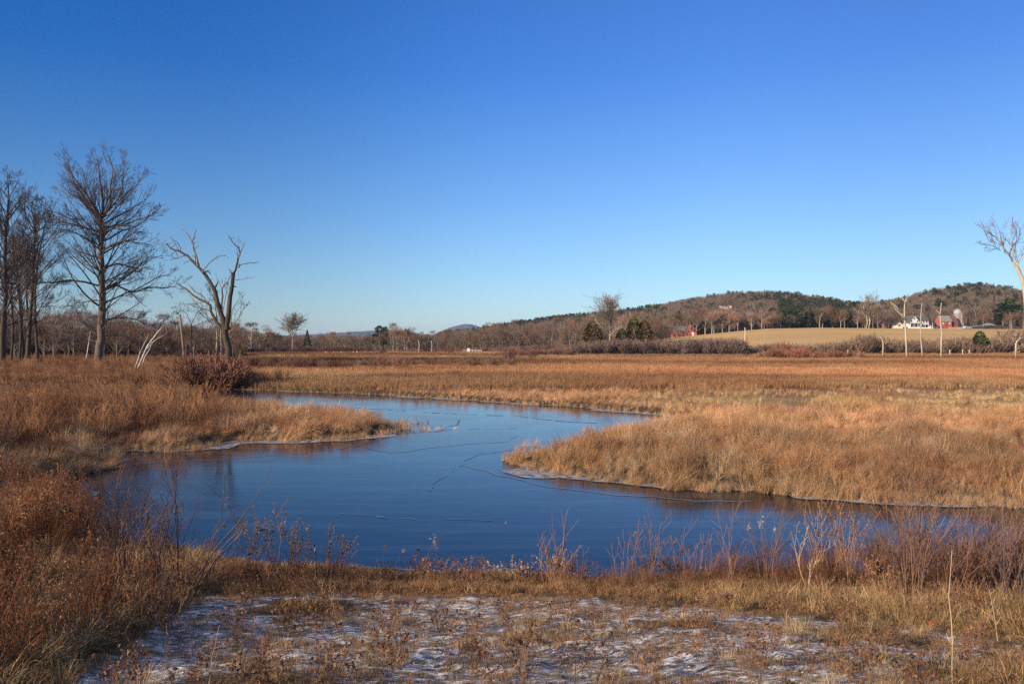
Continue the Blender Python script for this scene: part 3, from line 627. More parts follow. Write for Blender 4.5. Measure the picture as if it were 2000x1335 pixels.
# ------------------------------------------------------------------ big trees, limbs traced
def traced(name, loc_px, d, scale, off, trunk, limbs, seed, m_tr, m_tw, label, cat='tree', group=None, r0=.4, lev=3, nch=(4, 6), depthf=.6, twr=.01, ang=(.45, 1.0), wander=.2, ratio=.5, rlim=.35, up=.06, extra=0, fill=(), LK=5.2):
    off_scale = scale
    """trunk / limbs: polylines in enlarged-photo pixels, (px, py) = off + scale * p, standing at distance d"""
    rg = np.random.default_rng(seed); bx, by, _ = P(*loc_px, d); bz = gz(bx, by)-.15
    root = empty(name, (bx, by, bz), label, cat, group)
    def w3(p, dep): q = P(off[0]+scale*p[0], off[1]+scale*p[1], d); return np.array([q[0]-bx, dep, q[2]-bz])
    mt, mc = MB(), MB()
    def smooth(pl):
        out = []
        for i in range(len(pl)-1):
            p0, p1, p2, p3 = pl[max(i-1, 0)], pl[i], pl[i+1], pl[min(i+2, len(pl)-1)]
            for t in (0, .33, .66): out.append(.5*((2*p1)+(-p0+p2)*t+(2*p0-5*p1+4*p2-p3)*t*t+(-p0+3*p1-3*p2+p3)*t**3))
        out.append(pl[-1]); out = np.array(out); out[1:-1] += rg.normal(0, .03*r0/.4, (len(out)-2, 3)); return out
    for pl, ra, rb in trunk:
        pts = smooth(np.array([w3(p, 0) for p in pl])); rr = np.linspace(ra, rb, len(pts)); rr[0] *= 1.35; pts[0][2] = min(pts[0][2], 0) if ra == r0 else pts[0][2]
        mt.tube(pts, rr, 9)
    for k, L in enumerate(limbs):
        pl, ra = L[0], L[1]; sgn = L[2] if len(L) > 2 else rg.choice([-1, 1])
        base = w3(pl[0], 0); tip = w3(pl[-1], 0); ext = abs(tip[0]-base[0])*depthf*rg.uniform(.4, 1.2)*sgn
        n = len(pl); pts = smooth(np.array([w3(p, ext*(i/(n-1))) for i, p in enumerate(pl)])); rr = np.linspace(ra, max(.02, ra*.25), len(pts)); pts[0][1] = 0
        (mt if ra > .09 else mc).tube(pts, rr, 6)
        Ln = np.linalg.norm(np.diff(pts, axis=0), axis=1).sum()
        kids(mc, pts, rr*.8, min(Ln, LK), lev if len(L) < 4 else L[3], rg, 4, wander, up, (max(nch[0], int(Ln*1.3)), max(nch[1], int(Ln*1.8))), ratio, ang, twr, .18, 0, nch)
    for k in range(extra):   # limbs reaching towards and away from the viewer
        pl = trunk[0][0]; t = rg.uniform(.35, .95); i = int(t*(len(pl)-1)); q = w3(pl[i], 0)*(1-(t*(len(pl)-1)-i))+w3(pl[i+1], 0)*(t*(len(pl)-1)-i)
        a = rg.choice([-1, 1])*rg.uniform(1.1, 2.0); dr = np.array([math.cos(a)*.5, math.sin(a), rg.uniform(.2, .8)])
        branch(mc, q, dr, rg.uniform(3, 5.5)*r0/.4, .1, lev, rg, 4, 6, wander, up, nch, ratio, ang, twr, .3)
    for (cx_, cy_, rx_, ry_, nf) in fill:     # fine outer branches that round the crown off (centre and radii in enlarged-photo pixels)
        tp = np.array([w3(p, 0) for p in trunk[0][0]]); c_ = w3((cx_, cy_), 0); R_ = np.array([rx_, rx_*.9, ry_])*off_scale*d/F
        for k in range(nf):
            v = rg.normal(0, 1, 3); v /= np.linalg.norm(v); e = c_+v*R_*rg.uniform(.75, 1.0)
            zt = min(max(e[2]-abs(e[0]-c_[0])*.75-rg.uniform(1, 4.5), tp[0][2]+3), tp[-1][2]*.98); i = np.searchsorted(tp[:, 2], zt); i = min(max(i, 1), len(tp)-1)
            f_ = (zt-tp[i-1][2])/(tp[i][2]-tp[i-1][2]+1e-6); q = tp[i-1]*(1-f_)+tp[i]*f_; mid = q*.45+e*.55+[0, 0, -.10*np.linalg.norm(e-q)]+rg.normal(0, .09*np.linalg.norm(e-q), 3)
            t_ = np.linspace(0, 1, 8)[:, None]; pts = q*(1-t_)**2+2*mid*t_*(1-t_)+e*t_**2+np.cumsum(rg.normal(0, .10, (8, 3)), 0)*t_; L_ = np.linalg.norm(e-q); rr = np.linspace(.028+.011*L_, .014, 8)
            mc.tube(pts, rr, 4); kids(mc, pts, rr*.7, max(1.5, L_*.5), 2, rg, 3, .12, .06, (8, 10), .5, (.35, .85), twr, .3, 0, (4, 5))
    mt.build('trunk', m_tr, root, True)
    mc.build('crown', m_tw, root)
    return root

S1, O1 = 550/1530, (0, 280)
oak = [([(530, 1195), (545, 1100), (552, 950), (555, 800), (552, 650), (553, 500), (548, 420), (556, 380)], .62, .20)]
oakl = [([(548, 420), (530, 350), (500, 290), (440, 200), (395, 100)], .17), ([(556, 380), (560, 330), (545, 230), (530, 140), (520, 72)], .18), ([(556, 395), (600, 330), (600, 240), (620, 150), (600, 75)], .16),
        ([(560, 385), (650, 310), (690, 220), (700, 100)], .14), ([(545, 420), (490, 350), (420, 290), (340, 270), (290, 235)], .15), ([(548, 480), (470, 460), (390, 440), (280, 440)], .13),
        ([(550, 590), (500, 530), (440, 490), (350, 470)], .15), ([(558, 490), (640, 455), (740, 430), (850, 400), (885, 380)], .15), ([(560, 530), (640, 470), (700, 430), (790, 330)], .15),
        ([(555, 590), (620, 550), (700, 535), (800, 550), (875, 565)], .17), ([(557, 680), (620, 650), (670, 660), (710, 690), (750, 620), (820, 590)], .15),
        ([(560, 800), (620, 770), (680, 800), (760, 775), (860, 770), (890, 762)], .17), ([(560, 870), (640, 820), (720, 780), (800, 720), (870, 690)], .15), ([(553, 775), (430, 745), (340, 760), (250, 770), (180, 790)], .17),
        ([(553, 695), (460, 655), (400, 640), (340, 600)], .15), ([(553, 855), (480, 850), (400, 860), (330, 850)], .11), ([(557, 955), (640, 945), (700, 955), (770, 980), (850, 935)], .1),
        ([(548, 1082), (500, 1070), (440, 1060)], .12, 1, 1), ([(552, 625), (480, 600), (430, 580)], .12), ([(556, 400), (640, 360), (760, 250), (800, 200)], .12), ([(552, 430), (470, 330), (380, 200), (360, 150)], .11),
        ([(557, 1050), (650, 1040), (720, 1100), (800, 1150)], .06), ([(550, 930), (470, 940), (380, 1000), (300, 1050)], .07), ([(560, 760), (640, 740), (760, 690), (830, 650)], .09), ([(550, 520), (440, 430), (330, 380), (260, 350)], .1)]
traced('oak_tree', (191, 709), 117, S1, O1, oak, oakl, 3, M_bark_grey, M_twig, 'tallest bare tree on the left, broad crown over a straight single trunk', extra=16, lev=3, nch=(4, 6), twr=.0125, r0=.62, ratio=.5, fill=[(560, 240, 265, 160, 34), (565, 480, 325, 220, 24), (570, 800, 290, 120, 8)], wander=.12, up=.09, ang=(.4, .85))
dead = [([(1262, 1290), (1245, 1150), (1228, 1040), (1215, 960), (1195, 900), (1165, 790)], .30, .16), ([(1232, 1010), (1245, 900), (1255, 800), (1270, 700)], .23, .13)]
deadl = [([(1165, 795), (1110, 710), (1050, 650), (980, 590), (900, 560), (870, 530)], .17), ([(1075, 665), (1060, 600), (1040, 540), (1010, 490), (975, 455)], .08), ([(1040, 540), (1055, 500), (1062, 462)], .05),
         ([(1222, 1035), (1150, 930), (1130, 870), (1080, 850), (1030, 820), (960, 770), (920, 755)], .14), ([(1130, 870), (1100, 830), (1050, 800), (1010, 760)], .06), ([(1270, 700), (1290, 640), (1300, 580), (1260, 530), (1238, 497)], .1),
         ([(1293, 625), (1320, 560), (1330, 535)], .06), ([(1255, 790), (1262, 778), (1280, 775)], .11, 1, 0), ([(1205, 900), (1210, 790), (1240, 750), (1265, 700)], .09), ([(1165, 790), (1175, 765), (1182, 742)], .1, 1, 0),
         ([(1288, 655), (1340, 650), (1400, 640)], .035), ([(1262, 745), (1330, 735), (1378, 728)], .035), ([(1105, 705), (1108, 685), (1118, 668)], .08, 1, 0), ([(1115, 675), (1160, 620), (1210, 600)], .05),
         ([(1262, 720), (1250, 690), (1242, 680)], .07, 1, 0), ([(1230, 1030), (1140, 960), (1060, 880), (990, 800)], .05), ([(980, 590), (950, 540), (930, 505)], .04), ([(1296, 670), (1302, 665), (1300, 650)], .09, 1, 0)]
traced('dead_tree', (455, 742), 66, S1, O1, dead, deadl, 5, M_bark_dark, M_twig_dead, 'half-dead tree with a forked trunk leaning both ways beside the red brush', r0=.36, lev=2, nch=(1, 2), twr=.01, depthf=.4, ratio=.32, wander=.3, up=.0)
# cluster at the left edge
t1 = [([(12, 1190), (18, 950), (32, 820), (25, 600), (38, 420), (48, 300)], .34, .12)]
t1l = [([(48, 300), (40, 230), (30, 160)], .09), ([(48, 300), (80, 230), (100, 190)], .08), ([(40, 420), (90, 330), (140, 290)], .09), ([(25, 600), (-40, 480), (-80, 400)], .1), ([(20, 920), (90, 850), (160, 770), (260, 740)], .15), ([(10, 1000), (80, 965), (160, 940)], .1), ([(30, 700), (80, 600), (120, 500)], .1), ([(30, 820), (-60, 700), (-120, 650)], .12), ([(38, 500), (-10, 400), (-30, 300)], .09), ([(48, 300), (10, 240), (-20, 200)], .08)]
traced('maple_tree', (5, 709), 100, S1, O1, t1, t1l, 7, M_bark_dark, M_twig, 'dark bare tree cut by the left edge of the view, tall narrow crown', r0=.34, lev=3, nch=(5, 6), twr=.0125, extra=10, fill=[(20, 350, 130, 190, 14), (20, 600, 170, 250, 14)], ratio=.5, wander=.12, up=.12, ang=(.35, .8))
t2 = [([(150, 1190), (168, 900), (182, 700), (190, 500), (195, 400)], .28, .07), ([(205, 1190), (190, 900), (205, 650), (240, 450)], .2, .06), ([(120, 1190), (118, 900), (95, 700), (80, 500)], .17, .05)]
t2l = [([(195, 400), (190, 350), (200, 310)], .06), ([(190, 500), (150, 420), (120, 350)], .06), ([(240, 450), (270, 380), (280, 340)], .05), ([(205, 650), (300, 540), (380, 480)], .07), ([(80, 500), (60, 420), (70, 370)], .05), ([(182, 700), (110, 620), (60, 560)], .06), ([(200, 750), (300, 680), (400, 640)], .06), ([(170, 850), (260, 790), (360, 760)], .07), ([(190, 560), (260, 450), (330, 400)], .06), ([(95, 700), (30, 640), (-20, 600)], .05), ([(118, 900), (60, 850), (0, 830)], .05), ([(172, 900), (250, 880), (330, 900)], .05), ([(195, 480), (230, 400), (240, 330)], .06)]
traced('maple_tree', (58, 709), 108, S1, O1, t2, t2l, 8, M_bark_dark, M_twig, 'bare tree with three close stems between the edge tree and the tallest tree', r0=.28, lev=3, nch=(5, 6), twr=.0125, extra=16, fill=[(190, 470, 150, 170, 22), (200, 700, 230, 220, 20)], ratio=.52, wander=.12, up=.13, ang=(.35, .8))
t3 = [([(60, 1190), (70, 1000), (60, 800), (75, 640), (110, 520)], .18, .05)]
t3l = [([(110, 520), (130, 450), (150, 400)], .05), ([(75, 640), (40, 560), (20, 480)], .05), ([(60, 800), (130, 700), (180, 650)], .05), ([(70, 1000), (140, 900), (200, 860)], .05), ([(60, 850), (0, 760), (-60, 700)], .05)]
traced('thin_tree', (24, 708), 112, S1, O1, t3, t3l, 9, M_bark_dark, M_twig, 'thin crooked bare tree just right of the left edge tree', r0=.18, lev=3, nch=(5, 6), twr=.0125, extra=8, fill=[(90, 640, 110, 180, 18)], wander=.12, up=.13, ang=(.35, .8))
for k_, (dx_, sd_, lb_) in enumerate(((16, 41, 'slim bare tree among the close stems left of the tallest tree'), (30, 42, 'slim bare tree nearest the tallest tree on its left'), (-14, 43, 'slim bare tree crossing the dark edge tree'))):
    traced('thin_tree', (24+dx_, 708), 104+6*k_, S1, (O1[0]+dx_, O1[1]+8-14*k_), t3, t3l, sd_, M_bark_dark, M_twig, lb_, r0=.16, lev=3, nch=(4, 5), twr=.0125, extra=8, fill=[(90, 600, 100, 190, 14)], wander=.12, up=.13, ang=(.35, .8))
# pale clump behind the forked dead tree
t4 = [([(1175, 1150), (1180, 1000), (1170, 860)], .14, .06), ([(1205, 1150), (1200, 1000), (1220, 860)], .13, .05), ([(1240, 1150), (1250, 1000), (1262, 900)], .12, .05)]
t4l = [([(1170, 860), (1150, 800), (1140, 770)], .05), ([(1220, 860), (1230, 800), (1210, 760)], .05), ([(1262, 900), (1290, 850), (1300, 830)], .05), ([(1180, 1000), (1120, 940), (1080, 900)], .05), ([(1250, 1000), (1300, 940), (1320, 880)], .05), ([(1200, 950), (1180, 880), (1160, 820)], .04)]
traced('willow_tree', (430, 693), 120, S1, O1, t4, t4l, 12, bark('bark_buff', (.30, .24, .17), (.46, .38, .28)), M_twig_dead, 'pale many-stemmed bare tree standing behind the forked dead tree', r0=.14, lev=3, nch=(4, 5), twr=.012, wander=.12, up=.13, ang=(.35, .8))
t5 = [([(1040, 1150), (1040, 1050), (1040, 980)], .1, .06)]
t5l = [([(1040, 980), (1000, 920), (950, 880)], .05), ([(1040, 980), (1070, 920), (1100, 880)], .05), ([(1040, 1000), (1110, 960), (1150, 950)], .05)]
traced('small_tree', (374, 694), 122, S1, O1, t5, t5l, 13, M_bark_grey, M_twig_dead, 'low gnarled bare tree with a flat top between the white snag and the forked tree', r0=.1, lev=3, nch=(3, 4), twr=.012)
def stem_tree(name, seed, d, pl, r, mat, label, twigs=0, group=None, cat='tree', twmat=None, sc=1.0, off=(0, 0), r1=None, rmid=None, twl=1.2, extra=()):
    rg = np.random.default_rng(seed); q = [P(off[0]+sc*a, off[1]+sc*b, d) for a, b in pl]; bx, by = q[0][0], d; bz = gz(bx, by)-.1
    root = empty(name, (bx, by, bz), label, cat, group); mt = MB()
    def w3(pp): pp = np.array([(x-bx, 0, z-bz) for x, y, z in pp]); pp[1:, 1] = np.cumsum(rg.normal(0, .03*d/60, len(pp)-1)); return pp
    pts = w3(q); pts[0][2] = 0; rr = np.linspace(r, r1 or r*.35, len(pts)); mt.tube(pts, rr, 7, cap=True); mc = MB(); n = 0
    for k, e in enumerate(extra):
        pe = w3([P(off[0]+sc*a, off[1]+sc*b, d) for a, b in e]); pe[:, 1] += (0 if k % 2 else .2)*np.linspace(0, 1, len(pe)); mt.tube(pe, np.linspace(r*.6, r*.2, len(pe)), 5, cap=True)
        if twigs: kids(mc, pe, np.linspace(r*.3, r*.1, len(pe)), twl*2, 2, rg, 3, .2, .05, (2, 4), .5, (.4, .9), .008*d/60, .4); n += 1
    if twigs: kids(mc, pts, rr*.4, twl*2, 2, rg, 3, .2, .05, (twigs, twigs), .5, (.4, 1.0), .008*d/60, .45)
    mt.build('trunk', mat, root, True)
    if mc.v: mc.build('crown', twmat or M_twig_dead, root)
    return root
stem_tree('birch_tree', 21, 84, [(735, 1215), (800, 1100), (850, 1030), (890, 985)], .1, M_birch, 'longest leaning white birch stem below the tall bare tree', 9, sc=S1, off=O1, extra=[[(800, 1100), (850, 1060), (900, 1030)], [(775, 1150), (800, 1110), (832, 1085)]])
stem_tree('birch_tree', 22, 80, [(720, 1225), (752, 1170), (765, 1130), (810, 1040)], .06, M_birch, 'short leaning white birch stem left of the longest one', 5, sc=S1, off=O1)
stem_tree('birch_tree', 23, 88, [(762, 1205), (785, 1160), (815, 1110), (825, 1080)], .07, M_birch, 'middle leaning white birch stem, close against the longest one', 4, sc=S1, off=O1)
stem_tree('birch_tree', 24, 104, [(462, 1180), (475, 1120), (482, 1070), (492, 1010)], .08, M_birch, 'thin white birch standing left of the tallest tree trunk', 6, sc=S1, off=O1)
stem_tree('snag', 25, 82, [(1002, 1180), (998, 1130), (990, 1050), (984, 990), (980, 925)], .12, M_snag, 'broken reddish snag with a snapped top between the birches and the forked tree', 0, sc=S1, off=O1, r1=.1)
# the right side
S2, O2 = 300/1252, (1700, 400)
lt = [([(1290, 1270), (1270, 800), (1250, 640), (1210, 540), (1160, 460)], .42, .19)]
ltl = [([(1160, 460), (1110, 410), (1050, 360), (980, 290), (900, 250), (850, 230)], .16), ([(1225, 560), (1200, 470), (1150, 370), (1120, 260), (1135, 150)], .12), ([(1195, 480), (1240, 380), (1300, 330), (1340, 250)], .11), ([(1140, 420), (1150, 360), (1220, 270), (1240, 180)], .09),
       ([(1060, 370), (990, 360), (920, 385)], .05), ([(1050, 355), (930, 325), (850, 332)], .05), ([(1100, 400), (1080, 300), (1060, 200), (1040, 150)], .07), ([(1020, 330), (990, 230), (970, 150)], .06), ([(960, 280), (940, 200), (900, 165)], .05),
       ([(1250, 640), (1320, 500), (1400, 400), (1420, 250)], .16), ([(1265, 760), (1380, 640), (1480, 560)], .12), ([(1165, 400), (1190, 280), (1180, 160)], .06)]
traced('leaning_tree', (2009, 704), 130, S2, O2, lt, ltl, 31, M_bark_pale, M_twig_dead, 'pale tree leaning into the view at the right edge, fan-shaped twiggy crown', r0=.42, lev=3, nch=(4, 6), twr=.0115, depthf=.7, ratio=.42, up=.14, wander=.12, ang=(.35, .8))
stem_tree('dead_tree', 32, 165, [(298, 1238), (292, 1080), (288, 1000), (282, 930), (281, 860), (283, 800), (295, 760), (312, 722)], .23, M_bark_pale, 'pale dead trunk with two raised forks, tallest of the three in the rust meadow', 0, sc=S2, off=O2, extra=[[(282, 935), (250, 890), (212, 860), (190, 822), (160, 785)], [(240, 880), (215, 830), (188, 800)], [(284, 800), (275, 775), (252, 745)], [(282, 930), (262, 890), (240, 875)]])
stem_tree('dead_tree', 33, 162, [(425, 1242), (418, 1150), (410, 1080), (408, 960), (414, 880), (418, 800)], .15, M_bark_pale, 'bare pale pole-like trunk, no limbs, between the two forked trunks', 0, sc=S2, off=O2)
stem_tree('dead_tree', 34, 163, [(577, 1240), (578, 1100), (580, 1050), (575, 960), (572, 890), (578, 840), (583, 795)], .18, M_bark_pale, 'pale dead trunk with one short side fork near its top, right of the pole-like one', 0, sc=S2, off=O2, extra=[[(573, 900), (558, 872), (538, 852)]])
stem_tree('dead_tree', 35, 172, [(101, 1232), (102, 1160), (103, 1120), (96, 1090), (80, 1070)], .17, M_bark_pale, 'short pale stub with a bent tip, left of the three tall trunks', 0, sc=S2, off=O2)
stem_tree('dead_tree', 36, 150, [(1186, 1165), (1184, 1130), (1195, 1105), (1222, 1082), (1262, 1072)], .17, M_bark_pale, 'pale broken branch arching over the brush at the right edge', 0, sc=S2, off=O2)
stem_tree('pale_tree', 37, 200, [(1189, 694), (1190, 670), (1192, 645), (1189, 625), (1190, 600)], .21, M_bark_buff, 'pale slender bare tree rising over the purple thicket in the middle', 30, twl=6, extra=[[(1192, 645), (1182, 630), (1177, 612)], [(1191, 640), (1200, 622), (1204, 612)], [(1190, 628), (1184, 612), (1184, 602)], [(1191, 655), (1205, 640), (1213, 632)], [(1192, 650), (1172, 636), (1162, 622)], [(1190, 640), (1196, 618), (1199, 602)]])
stem_tree('pale_tree', 38, 240, [(571, 684), (571, 665), (570, 648), (569, 632)], .2, M_bark_buff, 'pale slender bare tree beside the lone dark spruce on the left skyline', 26, twl=5.5, extra=[[(571, 660), (562, 645), (560, 634)], [(571, 658), (580, 645), (581, 632)]])
for k, (a, b, c, r) in enumerate([(1697, 641, 590, .35), (1692, 641, 600, .28)]):
    stem_tree('pale_tree', 40+k, 455, [(a, b), (a+2, b-15), (a-1, b-30), (a+4, c)], r, M_bark_pale, ['pale twin-stemmed bare tree, taller of the pair at the top of the field', 'pale bare tree, shorter of the pair at the top of the field'][k], 16, twl=9, extra=[[(a, b-20), (a-8, b-35), (a-12, b-50)], [(a, b-15), (a+10, b-38), (a+16, b-58)]])

# ------------------------------------------------------------------ far trees
def far_decid(seed, h=10., wd=3.4, n=620, r=.16, low=.28, up=.9, tw=.05):
    rg = np.random.default_rng(seed); mt, mc = MB(), MB()
    mt.tube([(0, 0, 0), (rg.normal(0, .1), 0, h*.3), (rg.normal(0, .25), rg.normal(0, .2), h*.62), (rg.normal(0, .3), 0, h*.9)], [r*1.3, r, r*.55, r*.2], 5)
    for k in range(9):
        a = rg.uniform(0, 6.283); z = h*rg.uniform(.15, .6); e = np.array([math.cos(a), math.sin(a), 0]); l = wd*rg.uniform(.45, .85)
        mt.tube([(0, 0, z), e*l*.5+[0, 0, z+l*.55], e*l+[0, 0, z+l*1.35]], [r*.5, r*.3, r*.1], 3)
    lob = [(rg.normal(0, .45, 3)*[wd, wd, h*.40]+[0, 0, h*.6], rg.uniform(.45, .8)) for _ in range(7)]
    for k in range(n):
        c, s = lob[rg.integers(0, len(lob))]; v = rg.normal(0, 1, 3); v /= np.linalg.norm(v); v *= rg.uniform(.3, 1)**.5*s
        p = c+v*[wd*.75, wd*.75, h*.22]; p[2] = min(h*1.02, max(h*low*.8, p[2]))
        dr = (p-[0, 0, h*.4])*[1, 1, .5]; dr /= np.linalg.norm(dr)+1e-6; dr = dr*.7+rg.normal(0, .35, 3)+[0, 0, up]; dr /= np.linalg.norm(dr)
        L = rg.uniform(.6, 1.5)*h/10; sd = np.cross(dr, rg.normal(0, 1, 3)); sd /= np.linalg.norm(sd)
        mc.add([p-sd*tw/2, p+sd*tw/2, p+dr*L], [(0, 1, 2)])
    return mt.mesh('trunk', M_far_trunk), mc.mesh('crown', M_far_twig)
def far_conif(seed, h=10., wd=2.2, n=700, kind='spruce'):
    rg = np.random.default_rng(seed); mt, mc = MB(), MB(); mt.tube([(0, 0, 0), (0, 0, h*.5), (0, 0, h*.95)], [.17, .12, .03], 5)
    for k in range(n):
        t = rg.uniform(0, 1)**.8; z = h*(.08+.92*t)
        w_ = wd*(1-t)**.9 if kind == 'spruce' else wd*(.35+.9*math.sin(min(1, t*1.1)*3.0)**.8*.75)*(1 if t < .93 else .5)
        if kind == 'pine': z = h*(.28+.72*t); w_ = wd*(.45+.75*abs(math.sin(t*9+seed)))*(1-t**3*.7)
        w_ = abs(w_)*rg.uniform(.25, 1)**.5+.05; a = rg.uniform(0, 6.283); e = np.array([math.cos(a), math.sin(a), 0])
        p = e*w_*.75+[0, 0, z]; q = e*w_*1.1+[0, 0, z+rg.normal(-.1, .2)]; sd = np.array([-e[1], e[0], rg.normal(0, .5)])*rg.uniform(.12, .34)
        mc.add([p-sd, p+sd+[0, 0, .15], q], [(0, 1, 2)])
    return mt.mesh('trunk', M_far_trunk), mc.mesh('crown', M_far_needle)
DEC = [far_decid(300+k, 10, [3.2, 2.6, 3.8, 2.2, 3.0, 3.5][k], [1150, 1000, 1300, 900, 1150, 1100][k], low=[.12, .05, .16, .2, .02, .05][k]) for k in range(6)]
SPR = [far_conif(320+k, 10, [2.3, 1.8][k]) for k in range(2)]
PIN = [far_conif(330+k, 10, [2.8, 2.3, 3.0][k], 800, 'pine') for k in range(3)]
CED = [far_conif(340+k, 10, [3.0, 2.4][k], 1300, 'cedar') for k in range(2)]
def far_tree(name, pr, x, y, h, label, group, tint_=(1, 1, 1), wide=1., rz=None, tint_t=None):
    z = gz(x, y)-.1; r = empty(name, (x, y, z), label, 'tree', group, rg.uniform(0, 6.28) if rz is None else rz)
    r.scale = (h/10*wide, h/10*wide, h/10)
    for nm, me, c in (('trunk', pr[0], tint_t or (1, 1, 1)), ('crown', pr[1], tint_)):
        o = bpy.data.objects.new(nm, me); C.objects.link(o); o.parent = r; o.color = (*c, 1)
    return r
rg = np.random.default_rng(77)
TOP = [(-250, 604), (0, 604), (120, 608), (200, 614), (300, 622), (440, 630), (480, 636), (520, 646), (560, 652), (720, 652), (738, 648), (745, 638), (790, 641), (815, 650), (860, 647), (900, 643), (950, 636), (1000, 633), (1060, 628), (1100, 625), (1150, 622), (1250, 618), (1300, 612), (1340, 614)]
GR = ('bare grey-brown trees of the wood edge behind the left bank', 'bare grey-brown trees along the far side of the meadow', 'bare trees in front of the pine-topped ridge', 'bare trees lining the upper edge of the sloping field', 'bare trees around the farm')
LB = ('bare grey-brown tree in the wood edge behind the left bank brush', 'bare grey-brown tree in the low line along the far side of the meadow', 'bare grey-brown tree in the wood below the pine-topped ridge', 'bare tree in the row along the upper edge of the sloping field', 'bare tree beside the farm buildings on the right')
TI = [(.8, .78, .75), (.95, .78, .68), (.62, .58, .55), (1.0, .92, .82), (.9, .68, .56), (.72, .76, .68)]
TN = ['grey-brown', 'reddish-brown', 'dark', 'pale', 'rusty', 'greenish-grey']; SN = ['rounded', 'slim', 'broad', 'narrow', 'full-crowned', 'wide-crowned']
MARK = [(-250, 'cut by the left edge'), (20, 'behind the dark edge trees'), (140, 'left of the tallest tree'), (200, 'right behind the tallest tree'), (280, 'behind the leaning birches'), (350, 'around the reddish snag'), (410, 'behind the forked dead tree'), (470, 'beside the bushy grey tree'), (540, 'by the pale skyline tree'), (590, 'right of the lone spruce'), (660, 'under the low blue ridge'), (725, 'around the round-topped pine'), (810, 'behind the pair of pale stems'), (870, 'under the small blue mountain'), (945, 'behind the rail fence end'), (1010, 'where the ridge begins to rise'), (1080, 'left of the rusty cedar'), (1140, 'around the rusty cedar'), (1200, 'around the olive cedar'), (1275, 'left of the field barn'), (1340, 'right of the field barn'), (1400, 'below the hill house'), (1450, 'right of the hill house'), (1500, 'left of the dark pine stand'), (1570, 'in front of the dark pine stand'), (1640, 'right of the dark pine stand'), (1700, 'left of the farmhouse shed'), (1765, 'behind the farmhouse'), (1825, 'behind the farm barn'), (1885, 'right of the silo'), (1930, 'behind the pale-roofed shelter'), (1965, 'by the slope of pines'), (2000, 'past the right edge')]
def mark(px): return [m_ for p_, m_ in MARK if p_ <= px][-1]
def band(p0, p1, n, d0, d1, gi, hs=1.0, tab=TOP):
    hs *= 1.04
    for k in range(n):
        px = p0+(p1-p0)*(k+rg.uniform(0, 1))/n; d = rg.uniform(d0, d1); x = (px-1000)/F*d
        base = Y0-(gz(x, d)-H)/d*F; h = (base-row(tab, px)+rg.normal(0, 3))*d/F*hs*rg.uniform(.8, 1.06)
        kd, kt = rg.integers(0, 6), rg.integers(0, 6)
        nm = ('tall ' if h > 10.5 else 'short ' if h < 5.5 else '')+SN[kd]+' '+TN[kt]; lb_ = nm+' bare tree in the '+['left wood edge', 'low tree line', 'ridge foot wood', 'field-top row', 'farm trees'][gi]+', '+mark(px)
        far_tree('bare_tree', DEC[kd], x, d, max(3, h), lb_, GR[gi], TI[kt], rg.uniform(1.0, 1.5)*(1.25 if h < 6 else 1), None, [(.55, .52, .5), (.6, .57, .53), (.6, .57, .53), (1.05, 1, .92), (.95, .9, .85)][gi])
band(-110, 470, 58, 180, 300, 0)
band(-110, 460, 32, 126, 172, 0, .92)
band(455, 800, 44, 285, 380, 1)
band(800, 1120, 46, 285, 370, 2)
band(1110, 1300, 26, 300, 400, 2, 1.0)
band(1305, 1540, 30, 470, 500, 3, 1.0, [(1300, 612), (1360, 608), (1400, 604), (1450, 606), (1500, 610), (1560, 606)])
band(1575, 1750, 20, 470, 500, 3, 1.0, [(1540, 606), (1600, 598), (1640, 600), (1700, 602), (1760, 604)])
band(1750, 2150, 34, 500, 560, 4, 1.0, [(1740, 606), (1800, 604), (1850, 600), (1900, 592), (1950, 590), (2000, 596), (2150, 600)])
band(1880, 2020, 6, 468, 480, 4, .9, [(1740, 610), (2100, 604)])
def solo(name, pr, px, base, top, d, label, wide=1., tint_=(1, 1, 1), group=None):
    x = (px-1000)/F*d; b = Y0-(gz(x, d)-H)/d*F; far_tree(name, pr, x, d, (b-top)*d/F, label, group, tint_, wide)
solo('spruce_tree', SPR[0], 600, 685, 643, 290, 'lone dark pointed spruce standing in the low trees on the left skyline', 1.3)
solo('spruce_tree', SPR[1], 520, 690, 648, 300, 'small dark spruce right of the bushy tree on the left skyline', .9)
solo('pine_tree', PIN[0], 741, 685, 635, 300, 'dark round-topped pine behind the pale trunks in the middle left', 1.0)
solo('pine_tree', PIN[1], 752, 685, 637, 310, 'dark pine, right-hand one of the two behind the pale trunks', 1.3)
solo('pine_tree', PIN[2], 795, 685, 641, 320, 'small dark pine poking above the low blue ridge', .8)
solo('bushy_tree', DEC[4], 492, 690, 634, 240, 'dense rounded grey bare tree just right of the forked dead tree', 2.2, (.85, .82, .78))
for k, px in enumerate((768, 776, 790)): solo('pale_tree', DEC[3], px, 685, 634+k, 285, ['left', 'middle', 'right'][k]+' one of three pale-stemmed bare trees beside the dark round-topped pine', 1.1, (1.5, 1.4, 1.25), 'pale-stemmed trees beside the dark pine')
for px, dd in ((818, 250), (843, 250)): stem_tree('dead_tree', px, dd, [(px, 684), (px+1, 672), (px-1, 664)], .22, M_bark_pale, 'slim pale dead stem at the far meadow edge, middle left', 0, 'pair of pale stems at the far meadow edge')
solo('cedar_tree', CED[0], 1158, 690, 627, 262, 'broad rusty-dark cedar left of the tall pale tree', 1.2, (2.6, 1.5, 1.1))
solo('cedar_tree', CED[1], 1238, 690, 617, 275, 'tall dark olive cedar right of the tall pale tree', 1.0, (2.2, 1.6, 1.0))
solo('cedar_tree', CED[0], 1258, 690, 624, 275, 'rusty-dark cedar, shorter right-hand neighbour of the olive one', 1.0, (2.6, 1.4, 1.1))
